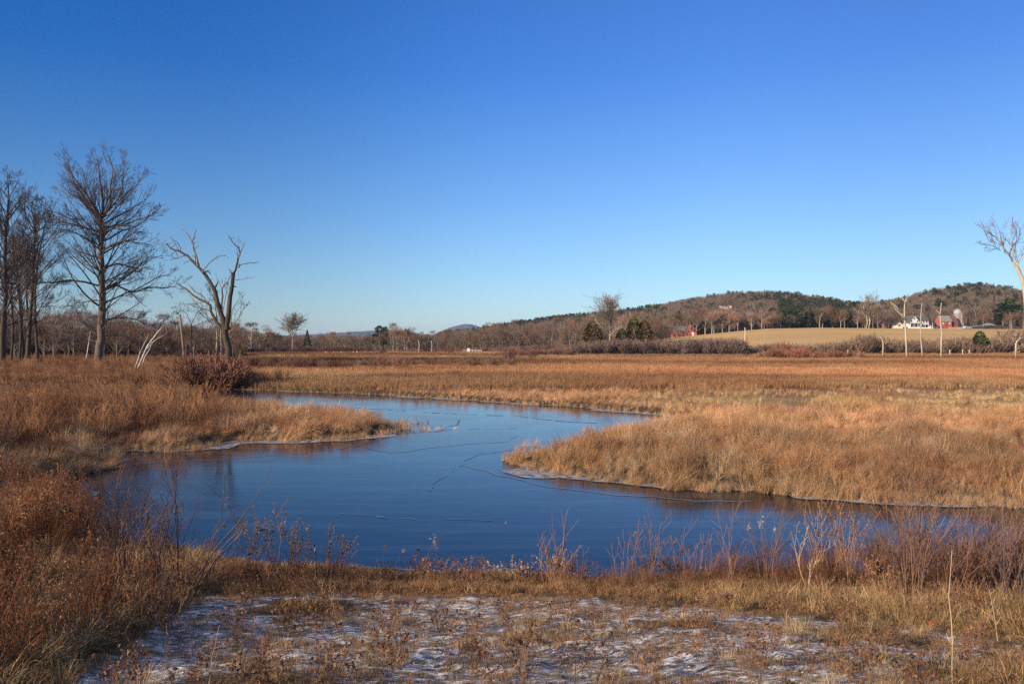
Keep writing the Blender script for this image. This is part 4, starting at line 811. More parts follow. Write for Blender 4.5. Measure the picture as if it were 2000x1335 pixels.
solo('cedar_tree', CED[1], 1215, 690, 640, 272, 'small dark cedar left of the tall olive one', 1.3, (1.4, 1.3, 1.0))
for k, (px, tp) in enumerate(((1222, 606), (1216, 612))): solo('pale_tree', DEC[3], px, 690, tp, 285, ['pale bare tree behind the olive cedar, taller of two', 'pale bare tree behind the small cedar, shorter of two'][k], 1.2, (1.6, 1.45, 1.3))
solo('cedar_tree', CED[1], 1914, 690, 645, 205, 'small lone green cedar in the brush below the farm field', 1.35, (1.5, 1.6, 1.2))
solo('spruce_tree', SPR[0], 1326, 655, 606, 478, 'dark evergreen behind the red barn on the left of the field', 2.2)
solo('cedar_tree', CED[0], 1312, 655, 622, 470, 'dark evergreen left of the red barn by the field', 1.5, (1.2, 1.2, 1))
solo('cedar_tree', CED[1], 1372, 655, 626, 480, 'olive evergreen right of the red barn by the field', 1.5, (2.4, 2.2, 1.2))
for k in range(17): solo('pine_tree', PIN[k % 3], 1512+k*10.5+rg.normal(0, 3), 640, rg.uniform(597, 616), rg.uniform(485, 530), ['tall', 'dark', 'ragged'][k % 3]+' green pine in the dense stand above the field, '+['at its left end', 'left of its middle', 'in its middle', 'right of its middle', 'at its right end'][min(4, k*5//17)], 1.4, (1.2, 1.35, 1.2), 'pines in the dark stand above the field')
for k in range(9): solo('pine_tree', PIN[k % 3], 1955+k*9+rg.normal(0, 3), 640, rg.uniform(575, 600), rg.uniform(510, 560), ['leftmost dark', 'second dark', 'third dark', 'broad dark', 'slim dark', 'ragged dark', 'tall dark', 'last but one dark', 'rightmost dark'][k]+' green pine on the slope right of the farm shelter', 1.5, (1.2, 1.3, 1.1), 'pines on the slope right of the farm')
for k, (px, tp) in enumerate(((1390, 604), (1411, 600), (1424, 604), (1441, 606), (1468, 606), (1488, 608))): solo('pale_tree', DEC[[5, 3, 4][k % 3]], px, 650, tp, 468, ['leftmost pale bare tree before the field-top row', 'pale forked bare tree right below the hill house', 'pale bare tree just right of the hill house', 'bright pale bare tree near the tall pole, field top', 'pale bare tree left of the dark pine stand', 'last pale bare tree before the dark pine stand'][k], 1.3, (1.5, 1.35, 1.2), 'pale trees standing forward of the field row')
solo('bare_tree', DEC[5], 1361, 650, 610, 470, 'stout leaning bare tree directly right of the red barn by the field', 1.6, (1.1, 1, .95))
for k, (px, tp) in enumerate(((1730, 612), (1764, 606), (1822, 606), (1881, 604))): solo('bare_tree', DEC[k], px, 640, tp, 485, ['bare tree left of the cream shed', 'bare tree right behind the cream shed', 'bare tree between the white house and the red barn', 'bare tree close to the right side of the silo'][k], 1.2, (1.1, .95, .9))

# the wooded hills and the wood behind the meadow: one mass
def hillwood():
    n = 15000; px = rg.uniform(860, 2500, n); d = 478*(1150/478)**rg.uniform(0, 1, n); x = (px-1000)/F*d
    m2 = 2600; px2 = rg.uniform(-700, 1330, m2); d2 = rg.uniform(330, 620, m2); x2 = (px2-1000)/F*d2
    x = np.concatenate([x, x2]); d = np.concatenate([d, d2]); px = np.concatenate([px, px2]); z = ground(x, d); base = Y0-(z-H)/d*F
    n1 = fbm(x*.012, d*.012, 3, 5); r = rg.uniform(0, 1, len(x)); top = np.minimum(row(HILL1, px), row(HILL2, px))
    con = (r < .07+.36*sstep(.53, .67, n1))
    con |= (base-top < 22) & (px > 960) & (px < 1290) & (r < .6)
    con |= (base-top < 13) & (r < .13)
    con |= (base > 597) & (px > 1520) & (px < 1700) & (r < .7)
    con &= d > 430
    hx, hd = HOUSE; u = (x-hx); v = hd-d
    clear = (np.abs(u-(-v*hx/hd)*0) < 13) & (v > -8) & (v < 34)
    far = (px < 1290) & (d < 640)
    keep = ~clear & ~((px > 1290) & (d < 500) & False)
    hgt = np.where(con, rg.uniform(.8, 1.25, len(x)), rg.uniform(.7, 1.1, len(x)))
    hgt[far] = np.clip((base[far]-row(TOP, px[far])-1)*d[far]/F/10, .3, 1.1)*rg.uniform(.7, 1, far.sum())
    hq = (z+hgt*10-H); tp = Y0-hq/d*F; blk = (np.abs(px-1418) < 19) & (d < hd) & (tp < 605); hgt = np.where(blk, np.maximum(0, (Y0-605)*d/F+H-z)/10, hgt)
    # keep the farm yard open
    keep &= ~((px > 1720) & (px < 2010) & (d < 520))
    keep &= hgt > .12
    idx = np.where(con, 6+rg.integers(0, 3, len(x)), rg.integers(0, 6, len(x)))
    t = rg.uniform(0, 1, (len(x), 1)); q = sstep(.4, .62, fbm(x*.02+5, d*.02, 3, 9))[:, None]
    c = (np.array([.135, .10, .07])*(1-t)+np.array([.245, .185, .135])*t); c = c*(1-.5*q)+np.array([.22, .135, .10])*.5*q
    g = np.array([.030, .045, .02])*(1-t)+np.array([.062, .078, .034])*t
    c = np.where(con[:, None], g, c); x, d, z, hgt, idx, c = x[keep], d[keep], z[keep], hgt[keep], idx[keep], c[keep]
    pr = []
    for k in range(6):
        rgk = np.random.default_rng(400+k); mb = MB()
        mb.tube([(0, 0, 0), (0, 0, 5), (0, 0, 8.5)], [.2, .14, .04], 3)
        for j in range(330):
            v = rgk.normal(0, 1, 3); v /= np.linalg.norm(v); v *= rgk.uniform(.2, 1)**.4; p = v*[3.4, 3.4, 3.3]+[0, 0, 6.3+.25*math.sin(j)]
            dr = v*[1, 1, .6]+[0, 0, .7]+rgk.normal(0, .3, 3); dr /= np.linalg.norm(dr); sd = np.cross(dr, rgk.normal(0, 1, 3)); sd /= np.linalg.norm(sd)
            mb.add([p-sd*.07, p+sd*.07, p+dr*rgk.uniform(.9, 1.9)], [(0, 1, 2)])
        pr.append(mb.mesh('mass_tree', M_mass))
    for k in range(3):
        me = far_conif(410+k, 10, [2.3, 2.8, 2.6][k], 420, ['spruce', 'pine', 'pine'][k])[1]; me.materials.clear(); me.materials.append(M_mass); pr.append(me)
    scatter('hillside_woods', pr, x, d, hgt, idx, c, .04, -.3, z)
HOUSE = hit(1418, 603, 490, 1100)[:2]
hillwood()

# thickets below the field and along the meadow edge
def thicket(name, px0, px1, ytop, ybase, n, c0, c1, seed, dspan=14, hmax=None, prs=None):
    r_ = np.random.default_rng(seed); px = r_.uniform(px0, px1, n); d0 = F*(H-.55)/(ybase-Y0); d = d0+r_.uniform(0, dspan, n); x = (px-1000)/F*d
    top = np.interp(px, *zip(*ytop)) if isinstance(ytop, list) else np.full(n, float(ytop)); z = ground(x, d)
    h = (z-H)*-1; h = (Y0-(z-H)/d*F-top)*d/F/1.3*r_.uniform(.65, 1.05, n); t = r_.uniform(0, 1, (n, 1))
    scatter(name, prs or thick, x, d, np.maximum(.3, h), None, np.array(c0)*(1-t)+np.array(c1)*t, .12, -.05, z)
thick = [bush_mesh(260+k, 1.3, 16, .9, .016, 2, M_blade, .012, None, (3, 4)) for k in range(4)]
thicket('purple_thicket', 1090, 1450, [(1080, 682), (1130, 672), (1200, 667), (1300, 668), (1400, 666), (1440, 664), (1455, 674)], 693, 900, (.18, .115, .09), (.31, .215, .175), 1, 16)
thicket('low_thicket', 960, 1110, [(950, 690), (1000, 684), (1060, 681), (1110, 679)], 695, 260, (.2, .1, .07), (.32, .2, .14), 2, 10)
thicket('wood_undergrowth', -300, 470, [(-300, 662), (100, 660), (300, 664), (470, 672)], 697, 1100, (.10, .06, .045), (.20, .125, .09), 9, 40)
thicket('far_brush', 465, 730, [(465, 678), (600, 677), (730, 681)], 687.5, 620, (.12, .065, .055), (.2, .11, .09), 3, 20)
thicket('far_brush_middle', 730, 1100, [(730, 682), (900, 680), (1000, 676), (1100, 672)], 686.5, 420, (.2, .1, .07), (.3, .18, .13), 6, 26)
thicket('field_edge_brush', 1450, 2150, [(1450, 680), (1500, 672), (1560, 675), (1660, 668), (1690, 657), (1720, 664), (1760, 668), (1850, 664), (1880, 662), (1950, 666), (1960, 654), (2010, 651), (2150, 655)], 691, 1150, (.2, .125, .085), (.37, .265, .18), 4, 22)
thicket('red_brush', 330, 475, [(330, 712), (370, 698), (430, 696), (475, 712)], 746, 170, (.24, .11, .065), (.37, .19, .11), 5, 22)
thicket('meadow_brush_middle', 690, 1000, [(690, 703), (760, 697), (800, 699), (900, 700), (1000, 698)], 715, 170, (.16, .09, .06), (.30, .18, .11), 11, 30)
thicket('meadow_brush_left', 470, 700, [(470, 700), (560, 698), (620, 702), (700, 704)], 717, 130, (.15, .08, .055), (.26, .14, .09), 12, 26)
thicket('meadow_brush', 1480, 1680, 682, 699, 90, (.28, .12, .07), (.38, .2, .12), 8, 10)
r_ = np.random.default_rng(44); n = 360; px = np.concatenate([r_.uniform(1130, 2200, 300), r_.uniform(420, 720, 60)]); y = r_.uniform(8.9, 10.7, n); x = (px-1000)/F*y
hb = r_.uniform(.16, .42, n)*np.interp(px, [420, 720, 1130, 1400, 1600, 1750, 2200], [.9, .8, .7, .9, 1.25, 1.9, 2.1])*(.5+fbm(x*1.6, y, 2, 8)); t = r_.uniform(0, 1, (n, 1))
ok = sdf(x, y) > .1; t = t[ok]
BANK = (x[ok], y[ok], hb[ok], np.array([.13, .058, .035])*(1-t)+np.array([.29, .145, .085])*t)
# lone shrubs in the meadow
bankb = [bush_mesh(290+k, 1.0, 9, .6, .0042, 2, M_blade, .0017, None, (3, 5)) for k in range(6)]
SH = [bush_mesh(280+k, 1.3, 16, .8, .016, 2, M_thick, .011, None, (3, 4)) for k in range(3)]
scatter('bank_brush', bankb, BANK[0], BANK[1], BANK[2], None, BANK[3], .16)
def shrub(px, base, top, label, wide=1., col=(1, 1, 1), group=None):
    d = F*(H-.6)/(base-Y0); x = (px-1000)/F*d; o = bpy.data.objects.new('bare_shrub', SH[rg.integers(0, 3)]); C.objects.link(o)
    s = ((base-top)*d/F+.35)/1.1; o.location = (x, d, gz(x, d)-.05); o.scale = (s*wide, s*wide, s); o.rotation_euler = (0, 0, rg.uniform(0, 6)); o.color = (*col, 1)
    tag(o, label, 'shrub', group)
shrub(568, 714, 697, 'dark twiggy shrub standing alone in the meadow below the pale skyline tree', 1.3, (.8, .75, .75))
shrub(588, 716, 700, 'dark shrub just right of the lone shrub in the left meadow', 1.2, (.8, .75, .75))
shrub(615, 714, 702, 'lowest shrub of the group in the left meadow', 1.4, (1, .9, .8))
shrub(748, 716, 694, 'thin brown shrub, left one of a pair in the middle meadow', 1.1, (1.3, 1.1, 1))
shrub(778, 718, 696, 'thin brown shrub, right one of a pair in the middle meadow', 1.1, (1.3, 1.1, 1))
shrub(995, 706, 682, 'upright grey-brown shrub left of centre on the meadow edge', 1.0, (1.1, 1, .95))
shrub(1038, 702, 684, 'smaller upright shrub next to the meadow edge one', 1.0, (1.2, 1.05, 1))
shrub(878, 690, 676, 'round dark shrub at the far meadow edge, middle left', 1.3, (.9, .8, .75))
shrub(835, 688, 680, 'small round shrub beside the pair of pale stems', 1.5, (.9, .8, .75))
shrub(748, 691, 682, 'small dark shrub at the far meadow edge below the round-topped pine', 1.2, (.7, .6, .6))
shrub(1530, 696, 672, 'rusty shrub in front of the field brush', 1.2, (1.5, 1.0, .85))
shrub(1560, 700, 680, 'low rusty shrub right of its taller neighbour before the field', 1.4, (1.5, 1.0, .85))

# ------------------------------------------------------------------ buildings
M_white = solid('white_paint', (.78, .76, .72), .6, .06); M_cream = solid('cream_paint', (.74, .68, .48), .7, .1); M_redp = solid('barn_red', (.42, .12, .09), .75, .15, .6)
M_darkred = solid('dark_red', (.22, .09, .07), .8, .2, .6); M_roofg = solid('roof_grey', (.26, .25, .22), .8, .15); M_roofd = solid('roof_dark', (.13, .11, .10), .8, .2); M_glass = solid('window_glass', (.03, .035, .045), .15, .1, 1, .5)  # darker red-brown for side wing, barn door and gable roofs
M_dark = solid('dark_grey', (.05, .055, .07), .8, .2); M_stone = solid('stone', (.42, .36, .30), .85, .2, 1.2); M_brick = solid('brown_boards', (.30, .16, .11), .8, .2); M_silo = solid('silo_concrete', (.30, .27, .24), .7, .1); M_dome = solid('silo_dome', (.38, .37, .36), .35, .08)  # one dark grey for porch deck, doors, posts and shelter walls
M_tan = solid('tan_siding', (.62, .36, .20), .7, .08); M_blue = solid('car_blue', (.05, .07, .14), .3, .05, 1, .5); M_silver = solid('car_silver', (.55, .57, .6), .3, .05, 1, .5); M_tyre = solid('tyre_rubber', (.02, .02, .02), .8, .1); M_post = solid('weathered_post', (.62, .56, .46), .8, .15)
def at(px, d): x = (px-1000)/F*d; return x, d
def gable(root, x0, x1, y0, y1, eave, ridge, wallm, roofm, over=.35, axis='x', z0=-1.2):
    """walls and roof; axis = direction of the ridge"""
    m1 = MB(); w_, mr = MB(), MB()
    if axis == 'y':
        xm = (x0+x1)/2; m1.prism([(x0, z0), (x1, z0), (x1, eave), (xm, ridge), (x0, eave)], y0, y1)
        for sx, xe in ((-1, x0), (1, x1)):
            k = (ridge-eave)/abs(xm-xe); xo = xe+sx*over; zo = eave-k*over
            mr.prism([(xm, ridge+.02), (xm, ridge+.2), (xo, zo+.2), (xo, zo+.02)][::sx], y0-over, y1+over)
    else:
        ym = (y0+y1)/2; V = []
        prof = [(y0, z0), (y1, z0), (y1, eave), (ym, ridge), (y0, eave)]
        V = [(x0, a, b) for a, b in prof]+[(x1, a, b) for a, b in prof]; m1.add(V, [(4, 3, 2, 1, 0), (5, 6, 7, 8, 9)]+[(i, (i+1) % 5, (i+1) % 5+5, i+5) for i in range(5)])
        for sy, ye in ((-1, y0), (1, y1)):
            k = (ridge-eave)/abs(ym-ye); yo = ye+sy*over; zo = eave-k*over; pr_ = [(ym, ridge+.02), (ym, ridge+.2), (yo, zo+.2), (yo, zo+.02)]
            V = [(x0-over, a, b) for a, b in pr_]+[(x1+over, a, b) for a, b in pr_]; mr.add(V, [(0, 1, 2, 3), (7, 6, 5, 4)]+[(i, i+4, (i+1) % 4+4, (i+1) % 4) for i in range(4)])
    m1.build('wall', wallm, root); return mr.build('roof', roofm, root)
def panel(root, name, cx, cy, cz, w_, h_, m_, frame=None, th=.08):
    mb = MB(); mb.box((cx, cy, cz), (w_, th, h_)); o = mb.build(name, m_, root)
    if frame:
        mf = MB()
        for a, b, c, d_ in ((-w_/2-.06, 0, .12, h_+.24), (w_/2+.06, 0, .12, h_+.24), (0, h_/2+.06, w_, .12), (0, -h_/2-.06, w_, .12)): mf.box((cx+a, cy-.01, cz+b), (c, th+.05, d_))
        mf.build('frame', frame, o)
    return o
FD = 462.; u = FD/F
x0, _ = at(1796, FD); zb = gz(x0, FD)
house = empty('farmhouse', (x0, FD, zb), 'white two-storey farmhouse with a tall gable and a dark porch behind a white rail', 'house')
gable(house, -5.9, 0, 0, 9, 3.7, 7.4, M_white, M_roofd, .4, 'y'); gable(house, .05, 5.7, 1.2, 8.2, 4.5, 7.6, M_white, M_roofd, .3, 'x')
panel(house, 'window', -2.95, -.05, 5.6, .9, 1.1, M_glass, M_white)
for a in (-4.6, -1.3): panel(house, 'window', a, -.05, 4.1, .8, .9, M_glass, M_white)
for a in (1.2, 2.9, 4.6): panel(house, 'window', a, 1.15, 3.85, .8, .9, M_glass, M_white)
for a in (-4.4, -1.6, 1.6, 4.2): panel(house, 'window', a, -.05 if a < 0 else 1.15, 1.6, 1.1, 1.4, M_glass, M_white)
panel(house, 'door', -3, -.05, 1.2, 1.0, 2.1, M_dark, M_white)
mb = MB(); mb.box((-.1, -1.2, 2.95), (12.8, 2.4, .18)); mb.build('porch_roof', M_roofd, house)
mb = MB(); mb.box((-.1, -1.2, .1), (12.8, 2.4, .5)); mb.build('porch_deck', M_dark, house)
for a in np.linspace(-6.2, 6.1, 7): mb = MB(); mb.box((a, -2.3, 1.6), (.14, .14, 2.52)); mb.build('porch_post', M_white, house)
mb = MB(); mb.box((-.6, -2.45, .15), (14, .08, .9)); mb.build('porch_rail', M_white, house)
mb = MB(); mb.box((4.4, 4.7, 7.6), (.7, .7, 1.6)); mb.build('chimney', M_brick, house)
x1, _ = at(1756.5, FD-2); sh = empty('shed', (x1, FD-2, gz(x1, FD-2)), 'small cream shed with a dark window in its gable beside the farmhouse', 'shed')
gable(sh, -2.0, 2.0, 0, 5, 1.9, 3.6, M_cream, M_roofd, .25, 'y'); panel(sh, 'window', .1, -.05, 1.7, .8, 1.0, M_glass); panel(sh, 'door', -1.1, -.05, .5, .8, 1.9, M_cream)
x1, _ = at(1742, FD+6); sh = empty('shed', (x1, FD+6, gz(x1, FD+6)), 'low rusty-brown shed left of the small cream one', 'shed')
gable(sh, -3.5, 2.5, 0, 5, 2.0, 3.3, M_brick, M_brick, .2, 'x'); panel(sh, 'door', -.5, -.05, .8, 1.6, 1.7, M_dark)
x1, _ = at(1850, FD+3); bn = empty('barn', (x1, FD+3, gz(x1, FD+3)+1.4), 'red farm barn with a grey roof next to the domed silo', 'barn')
gable(bn, -3.4, 2.6, 0, 7, 2.9, 6.0, M_redp, M_roofg, .3, 'x', -3)
m1 = MB(); m1.prism([(2.75, -3), (7.2, -3), (7.2, 2.2), (5.4, 5.9), (2.75, 5.2)], 1.5, 8); m1.build('side_wing', M_darkred, bn); panel(bn, 'door', 3.3, 1.45, .6, .9, 2.4, M_dark)
panel(bn, 'door', -.5, -.05, .8, 1.4, 2.2, M_darkred); panel(bn, 'window', 1.4, -.05, 1.7, .7, .7, M_white)
for a in (-2.4,): panel(bn, 'window', a, -.05, 1.7, .7, .7, M_white)
mb = MB(); an = np.linspace(0, 2*math.pi, 17)[:-1]
x1, _ = at(1870.5, FD+9); si = empty('silo', (x1, FD+9, gz(x1, FD+9)), 'grey silo with a pale metal dome behind the red barn', 'silo')
def ring(mb, r, z): return [(r*math.cos(a), r*math.sin(a), z) for a in an]
def lathe(mb, prof):
    V = []; [V.extend(ring(mb, r, z)) for r, z in prof]; n = 16
    mb.add(V, [(i*n+j, i*n+(j+1) % n, (i+1)*n+(j+1) % n, (i+1)*n+j) for i in range(len(prof)-1) for j in range(n)])
lathe(mb, [(2.1, -1), (2.1, 9.0)]); mb.build('tower', M_silo, si, True)
mb = MB(); lathe(mb, [(2.25, 8.9), (2.25, 9.3), (2.1, 10.1), (1.6, 10.9), (.8, 11.4), (.05, 11.6)]); mb.build('dome', M_dome, si, True)
mb = MB(); [mb.tube([(2.14*math.cos(a), 2.14*math.sin(a), z) for a in np.linspace(0, 6.283, 17)], .04, 3) for z in (1, 2.5, 4, 5.5, 7, 8.3)]; mb.build('hoop', M_roofg, si)
mb = MB(); mb.box((1.0, -2.05, 4.5), (.7, .25, 9.2)); mb.build('chute', M_stone, si)
x1, _ = at(1867, FD-1); zz = gz(x1, FD-1); mb = MB()
for k in range(26): mb.box((-3.6+(k % 13)*.58, 0, .25+.5*(k//13)), (.54, .9+.1*(k % 3), .44), .05*((k*7) % 5-2))
o = mb.build('stone_wall', M_stone); o.location = (x1, FD-1, zz-.1); tag(o, 'low pale stone wall at the foot of the red barn', 'wall')
x1, _ = at(1932, FD+3); pv = empty('pavilion', (x1, FD+3, gz(x1, FD+3)), 'dark open shelter with a pale hipped roof right of the barn', 'shelter')
mb = MB(); mb.add([(-3.2, -2, 2.1), (3.2, -2, 2.1), (3.2, 3, 2.1), (-3.2, 3, 2.1), (-.8, .5, 3.4), (.8, .5, 3.4)], [(0, 1, 5, 4), (1, 2, 5), (2, 3, 4, 5), (3, 0, 4), (3, 2, 1, 0)]); mb.build('roof', M_silo, pv)
for a, b in ((-2.8, -1.7), (2.8, -1.7), (-2.8, 2.7), (2.8, 2.7)): mb = MB(); mb.box((a, b, 1), (.2, .2, 2.15)); mb.build('post', M_dark, pv)
mb = MB(); mb.box((0, .6, .6), (4.6, 2.6, 1.5)); mb.build('back_wall', M_dark, pv)
x1, _ = at(1907, FD+1); pv = empty('shed', (x1, FD+1, gz(x1, FD+1)), 'low dark lean-to with a red end between the barn and the pale-roofed shelter', 'shed')
mb = MB(); mb.prism([(-3.6, -.5), (3.2, -.5), (3.2, 1.6), (-2.6, .9), (-3.6, .9)], 0, 3); mb.build('wall', M_dark, pv); mb = MB(); mb.add([(-3.7, -.2, 1.0), (3.3, -.2, 1.7), (3.3, 3.2, 1.9), (-3.7, 3.2, 1.2), (-3.7, -.2, 1.15), (3.3, -.2, 1.85), (3.3, 3.2, 2.05), (-3.7, 3.2, 1.35)], [(3, 2, 1, 0), (4, 5, 6, 7), (0, 1, 5, 4), (1, 2, 6, 5), (2, 3, 7, 6), (3, 0, 4, 7)]); mb.build('roof', M_roofg, pv)
panel(pv, 'door', -3.0, -.05, .4, .9, 1.0, M_redp)
def car(px, d, body, label, rz=0):
    x, y = at(px, d); c = empty('parked_car', (x, y, gz(x, y)+.12), label, 'car', None, rz); b = MB()
    b.prism([(-2.2, .25), (2.2, .25), (2.2, .8), (1.1, .9), (.7, 1.42), (-1.2, 1.45), (-1.9, .95), (-2.2, .9)], -.85, .85); b.build('body', body, c)
    g = MB(); g.prism([(.95, .93), (.65, 1.34), (-1.1, 1.36), (-1.65, .95)], -.88, .88); g.build('window', M_glass, c)
    for sx in (-1.35, 1.35):
        for sy in (-.8, .8):
            q = MB(); q.tube([(sx, sy-.12, .3), (sx, sy+.12, .3)], .34, 12, cap=True); wl_ = q.build('wheel', M_tyre, c)
            q = MB(); q.tube([(sx, sy-.13, .3), (sx, sy+.13, .3)], .18, 10, cap=True); q.build('hub', M_silver, wl_)
car(1820, FD-1, M_silver, 'silver car parked right next to the farmhouse', .5)
car(1827, FD+2, M_blue, 'dark blue car parked in the yard, middle of three', .2)
car(1834, FD, M_blue, 'dark blue car parked nearest the red barn', -.3)
car(1889, FD+1, M_silver, 'light car parked by the tree right of the silo', .2)
# red barn beside the field
bx, bd, bz = hit(1337, 656, 200, 480)
u = bd/F; bn = empty('barn', (bx, bd, bz-.1), 'red barn with grey roof and pale door at the left end of the field', 'barn')
k_ = 1.12; bn.scale = (1.15, 1.1, 1.4)
gable(bn, -5.2*k_, .6*k_, 0, 6, 2.4, 4.1, M_redp, M_roofg, .3, 'x', -1.5)
gable(bn, .7*k_, 2.6*k_, -.4, 6, 3.2, 4.4, M_redp, M_darkred, .15, 'y', -1.5); m1 = MB(); m1.prism([(2.7*k_, -1.5), (5.2*k_, -1.5), (5.2*k_, 1.7), (2.7*k_, 2.7)], -.4, 5); m1.build('lean_to', M_redp, bn)
panel(bn, 'door', 3.5*k_, -.47, .7, 1.1, 1.9, M_white); panel(bn, 'door', -2.0*k_, -.05, .5, .9, .9, M_dark); panel(bn, 'door', -4.6*k_, -.05, .5, .8, .8, M_dark); panel(bn, 'window', 1.7*k_, -.46, 1.9, .6, .6, M_dark)
# house on the hill
hx, hd = HOUSE; hz = gz(hx, hd); k_ = hd/F
ho = empty('hill_house', (hx, hd, hz+.6), 'long orange-tan house on a clearing high on the wooded hill', 'house')
gable(ho, -11*k_, 3*k_, 0, 7, 7.6*k_*.62, 9.8*k_*.7, M_tan, M_roofd, .3, 'x', -2); gable(ho, 3.2*k_, 11*k_, -.8, 6, 7.0*k_*.62, 10.5*k_*.7, M_redp, M_darkred, .2, 'y', -2)
for a in (-9.6, -6.5, -2, 1): panel(ho, 'window', a*k_, -.05, 1.5, 1.1*k_*1.2, 1.3, M_white if a < -9 else M_glass, M_white)
panel(ho, 'door', 5*k_, -.86, 1.0, 1.2, 2.1, M_dark, M_white); panel(ho, 'window', 8.5*k_, -.86, 1.6, 1.4, 1.3, M_white, M_white)
mb = MB(); mb.box((0, -5, -1.0), (24*k_, 9, .6)); o = mb.build('terrace', M_stone, ho)

# fences, posts and poles
def post(name, px, base, top, r, label, group=None, cat='post', d=None, m_=M_post):
    d = d or F*(H-.55)/(base-Y0); x = (px-1000)/F*d; z = gz(x, d); h = (base-top)*d/F; mb = MB()
    mb.tube([(0, 0, -.3), (.02, 0, h*.6), (.03, .01, h)], [r, r*.9, r*.8], 7, cap=True); o = mb.build(name, m_, None, True); o.location = (x, d, z); return tag(o, label, cat, group)
post('wooden_pole', 1455, 684, 650, .16, 'tall pale wooden pole at the foot of the sloping field', cat='pole', d=285); post('wooden_pole', 1338, 692, 668, .13, 'short pale pole standing in the purple thicket', cat='pole', d=197)
post('wooden_pole', 1448, 683, 671, .10, 'short pole left beside the tall pale one', cat='pole', d=287)
for px in (636, 651, 666, 690, 697): post('fence_post', px, 689, 683.5, .14, {636: 'leftmost', 651: 'second', 666: 'middle', 690: 'fourth', 697: 'rightmost'}[px]+' short pale fence post at the far edge of the left meadow', 'fence posts at the far meadow edge', 'post')
for px in (1656, 1880, 1893, 1855): post('fence_post', px, 692, 680, .12, {1656: 'lone pale fence post left of the short bent-tipped stub', 1855: 'pale fence post just right of the forked dead trunk', 1880: 'pale fence post, left of the two before the lone cedar', 1893: 'pale fence post nearest the lone green cedar'}[px], 'fence posts below the farm field', 'post')
def fence(px0, px1, base, hh, n, label):
    d = F*(H-.55)/(base-Y0); xa, xb = (px0-1000)/F*d, (px1-1000)/F*d; f = empty('rail_fence', (xa, d, gz(xa, d)), label, 'fence')
    for k in range(n): mb = MB(); mb.box(((xb-xa)*k/(n-1), 0, hh/2-.1), (.16, .16, hh+.2)); mb.build('post', M_post, f)
    for z in (.4, .75, 1.1): mb = MB(); mb.box(((xb-xa)/2, -.1, z*hh/1.3), (xb-xa, .05, .1)); mb.build('rail', M_post, f)
fence(906, 940, 686.5, 1.3, 7, 'weathered rail fence at the far meadow edge left of centre')
x, d = at(915, 246); mb = MB(); mb.box((0, 0, .75), (.95, .5, 1.3)); mb.prism([(-.5, 1.4), (.5, 1.4), (0, 1.8)], -.28, .28); o = mb.build('white_hive_box', M_white); o.location = (x, 246, gz(x, 246)); tag(o, 'small bright white box at the left end of the rail fence', 'box')

# ------------------------------------------------------------------ blue hills on the skyline
def ridge_hill(name, tab, D, dep, seed):
    pxs = np.linspace(tab[0][0], tab[-1][0], 160); vs = np.linspace(-1, 1, 21); PX, VV = np.meshgrid(pxs, vs); Dd = D+VV*dep
    top = (Y0-row(tab, PX))/F*D; Z = H+top*np.cos(VV*math.pi/2)**.8*(1+.12*(fbm(PX*.05, VV*3, 3, seed)-.5))-(1-np.cos(VV*math.pi/2))*8
    m_ = solid(name+'_wood', (.075, .068, .06), .9, .3, .004, .1, False)
    o = bpy.data.objects.new(name, grid_mesh(name, (PX-1000)/F*D*np.ones_like(Dd), Dd, Z, m_)); C.objects.link(o); tag(o, kind='structure')
ridge_hill('hills', [(380, 668), (460, 660), (540, 655), (600, 653), (650, 650), (680, 648), (720, 645), (760, 646), (800, 648), (840, 655), (900, 668)], 7000, 900, 3)
ridge_hill('mountain', [(800, 668), (850, 652), (870, 643), (890, 636), (905, 632.5), (920, 632), (935, 637), (950, 644), (1000, 660), (1030, 668)], 7600, 900, 4)

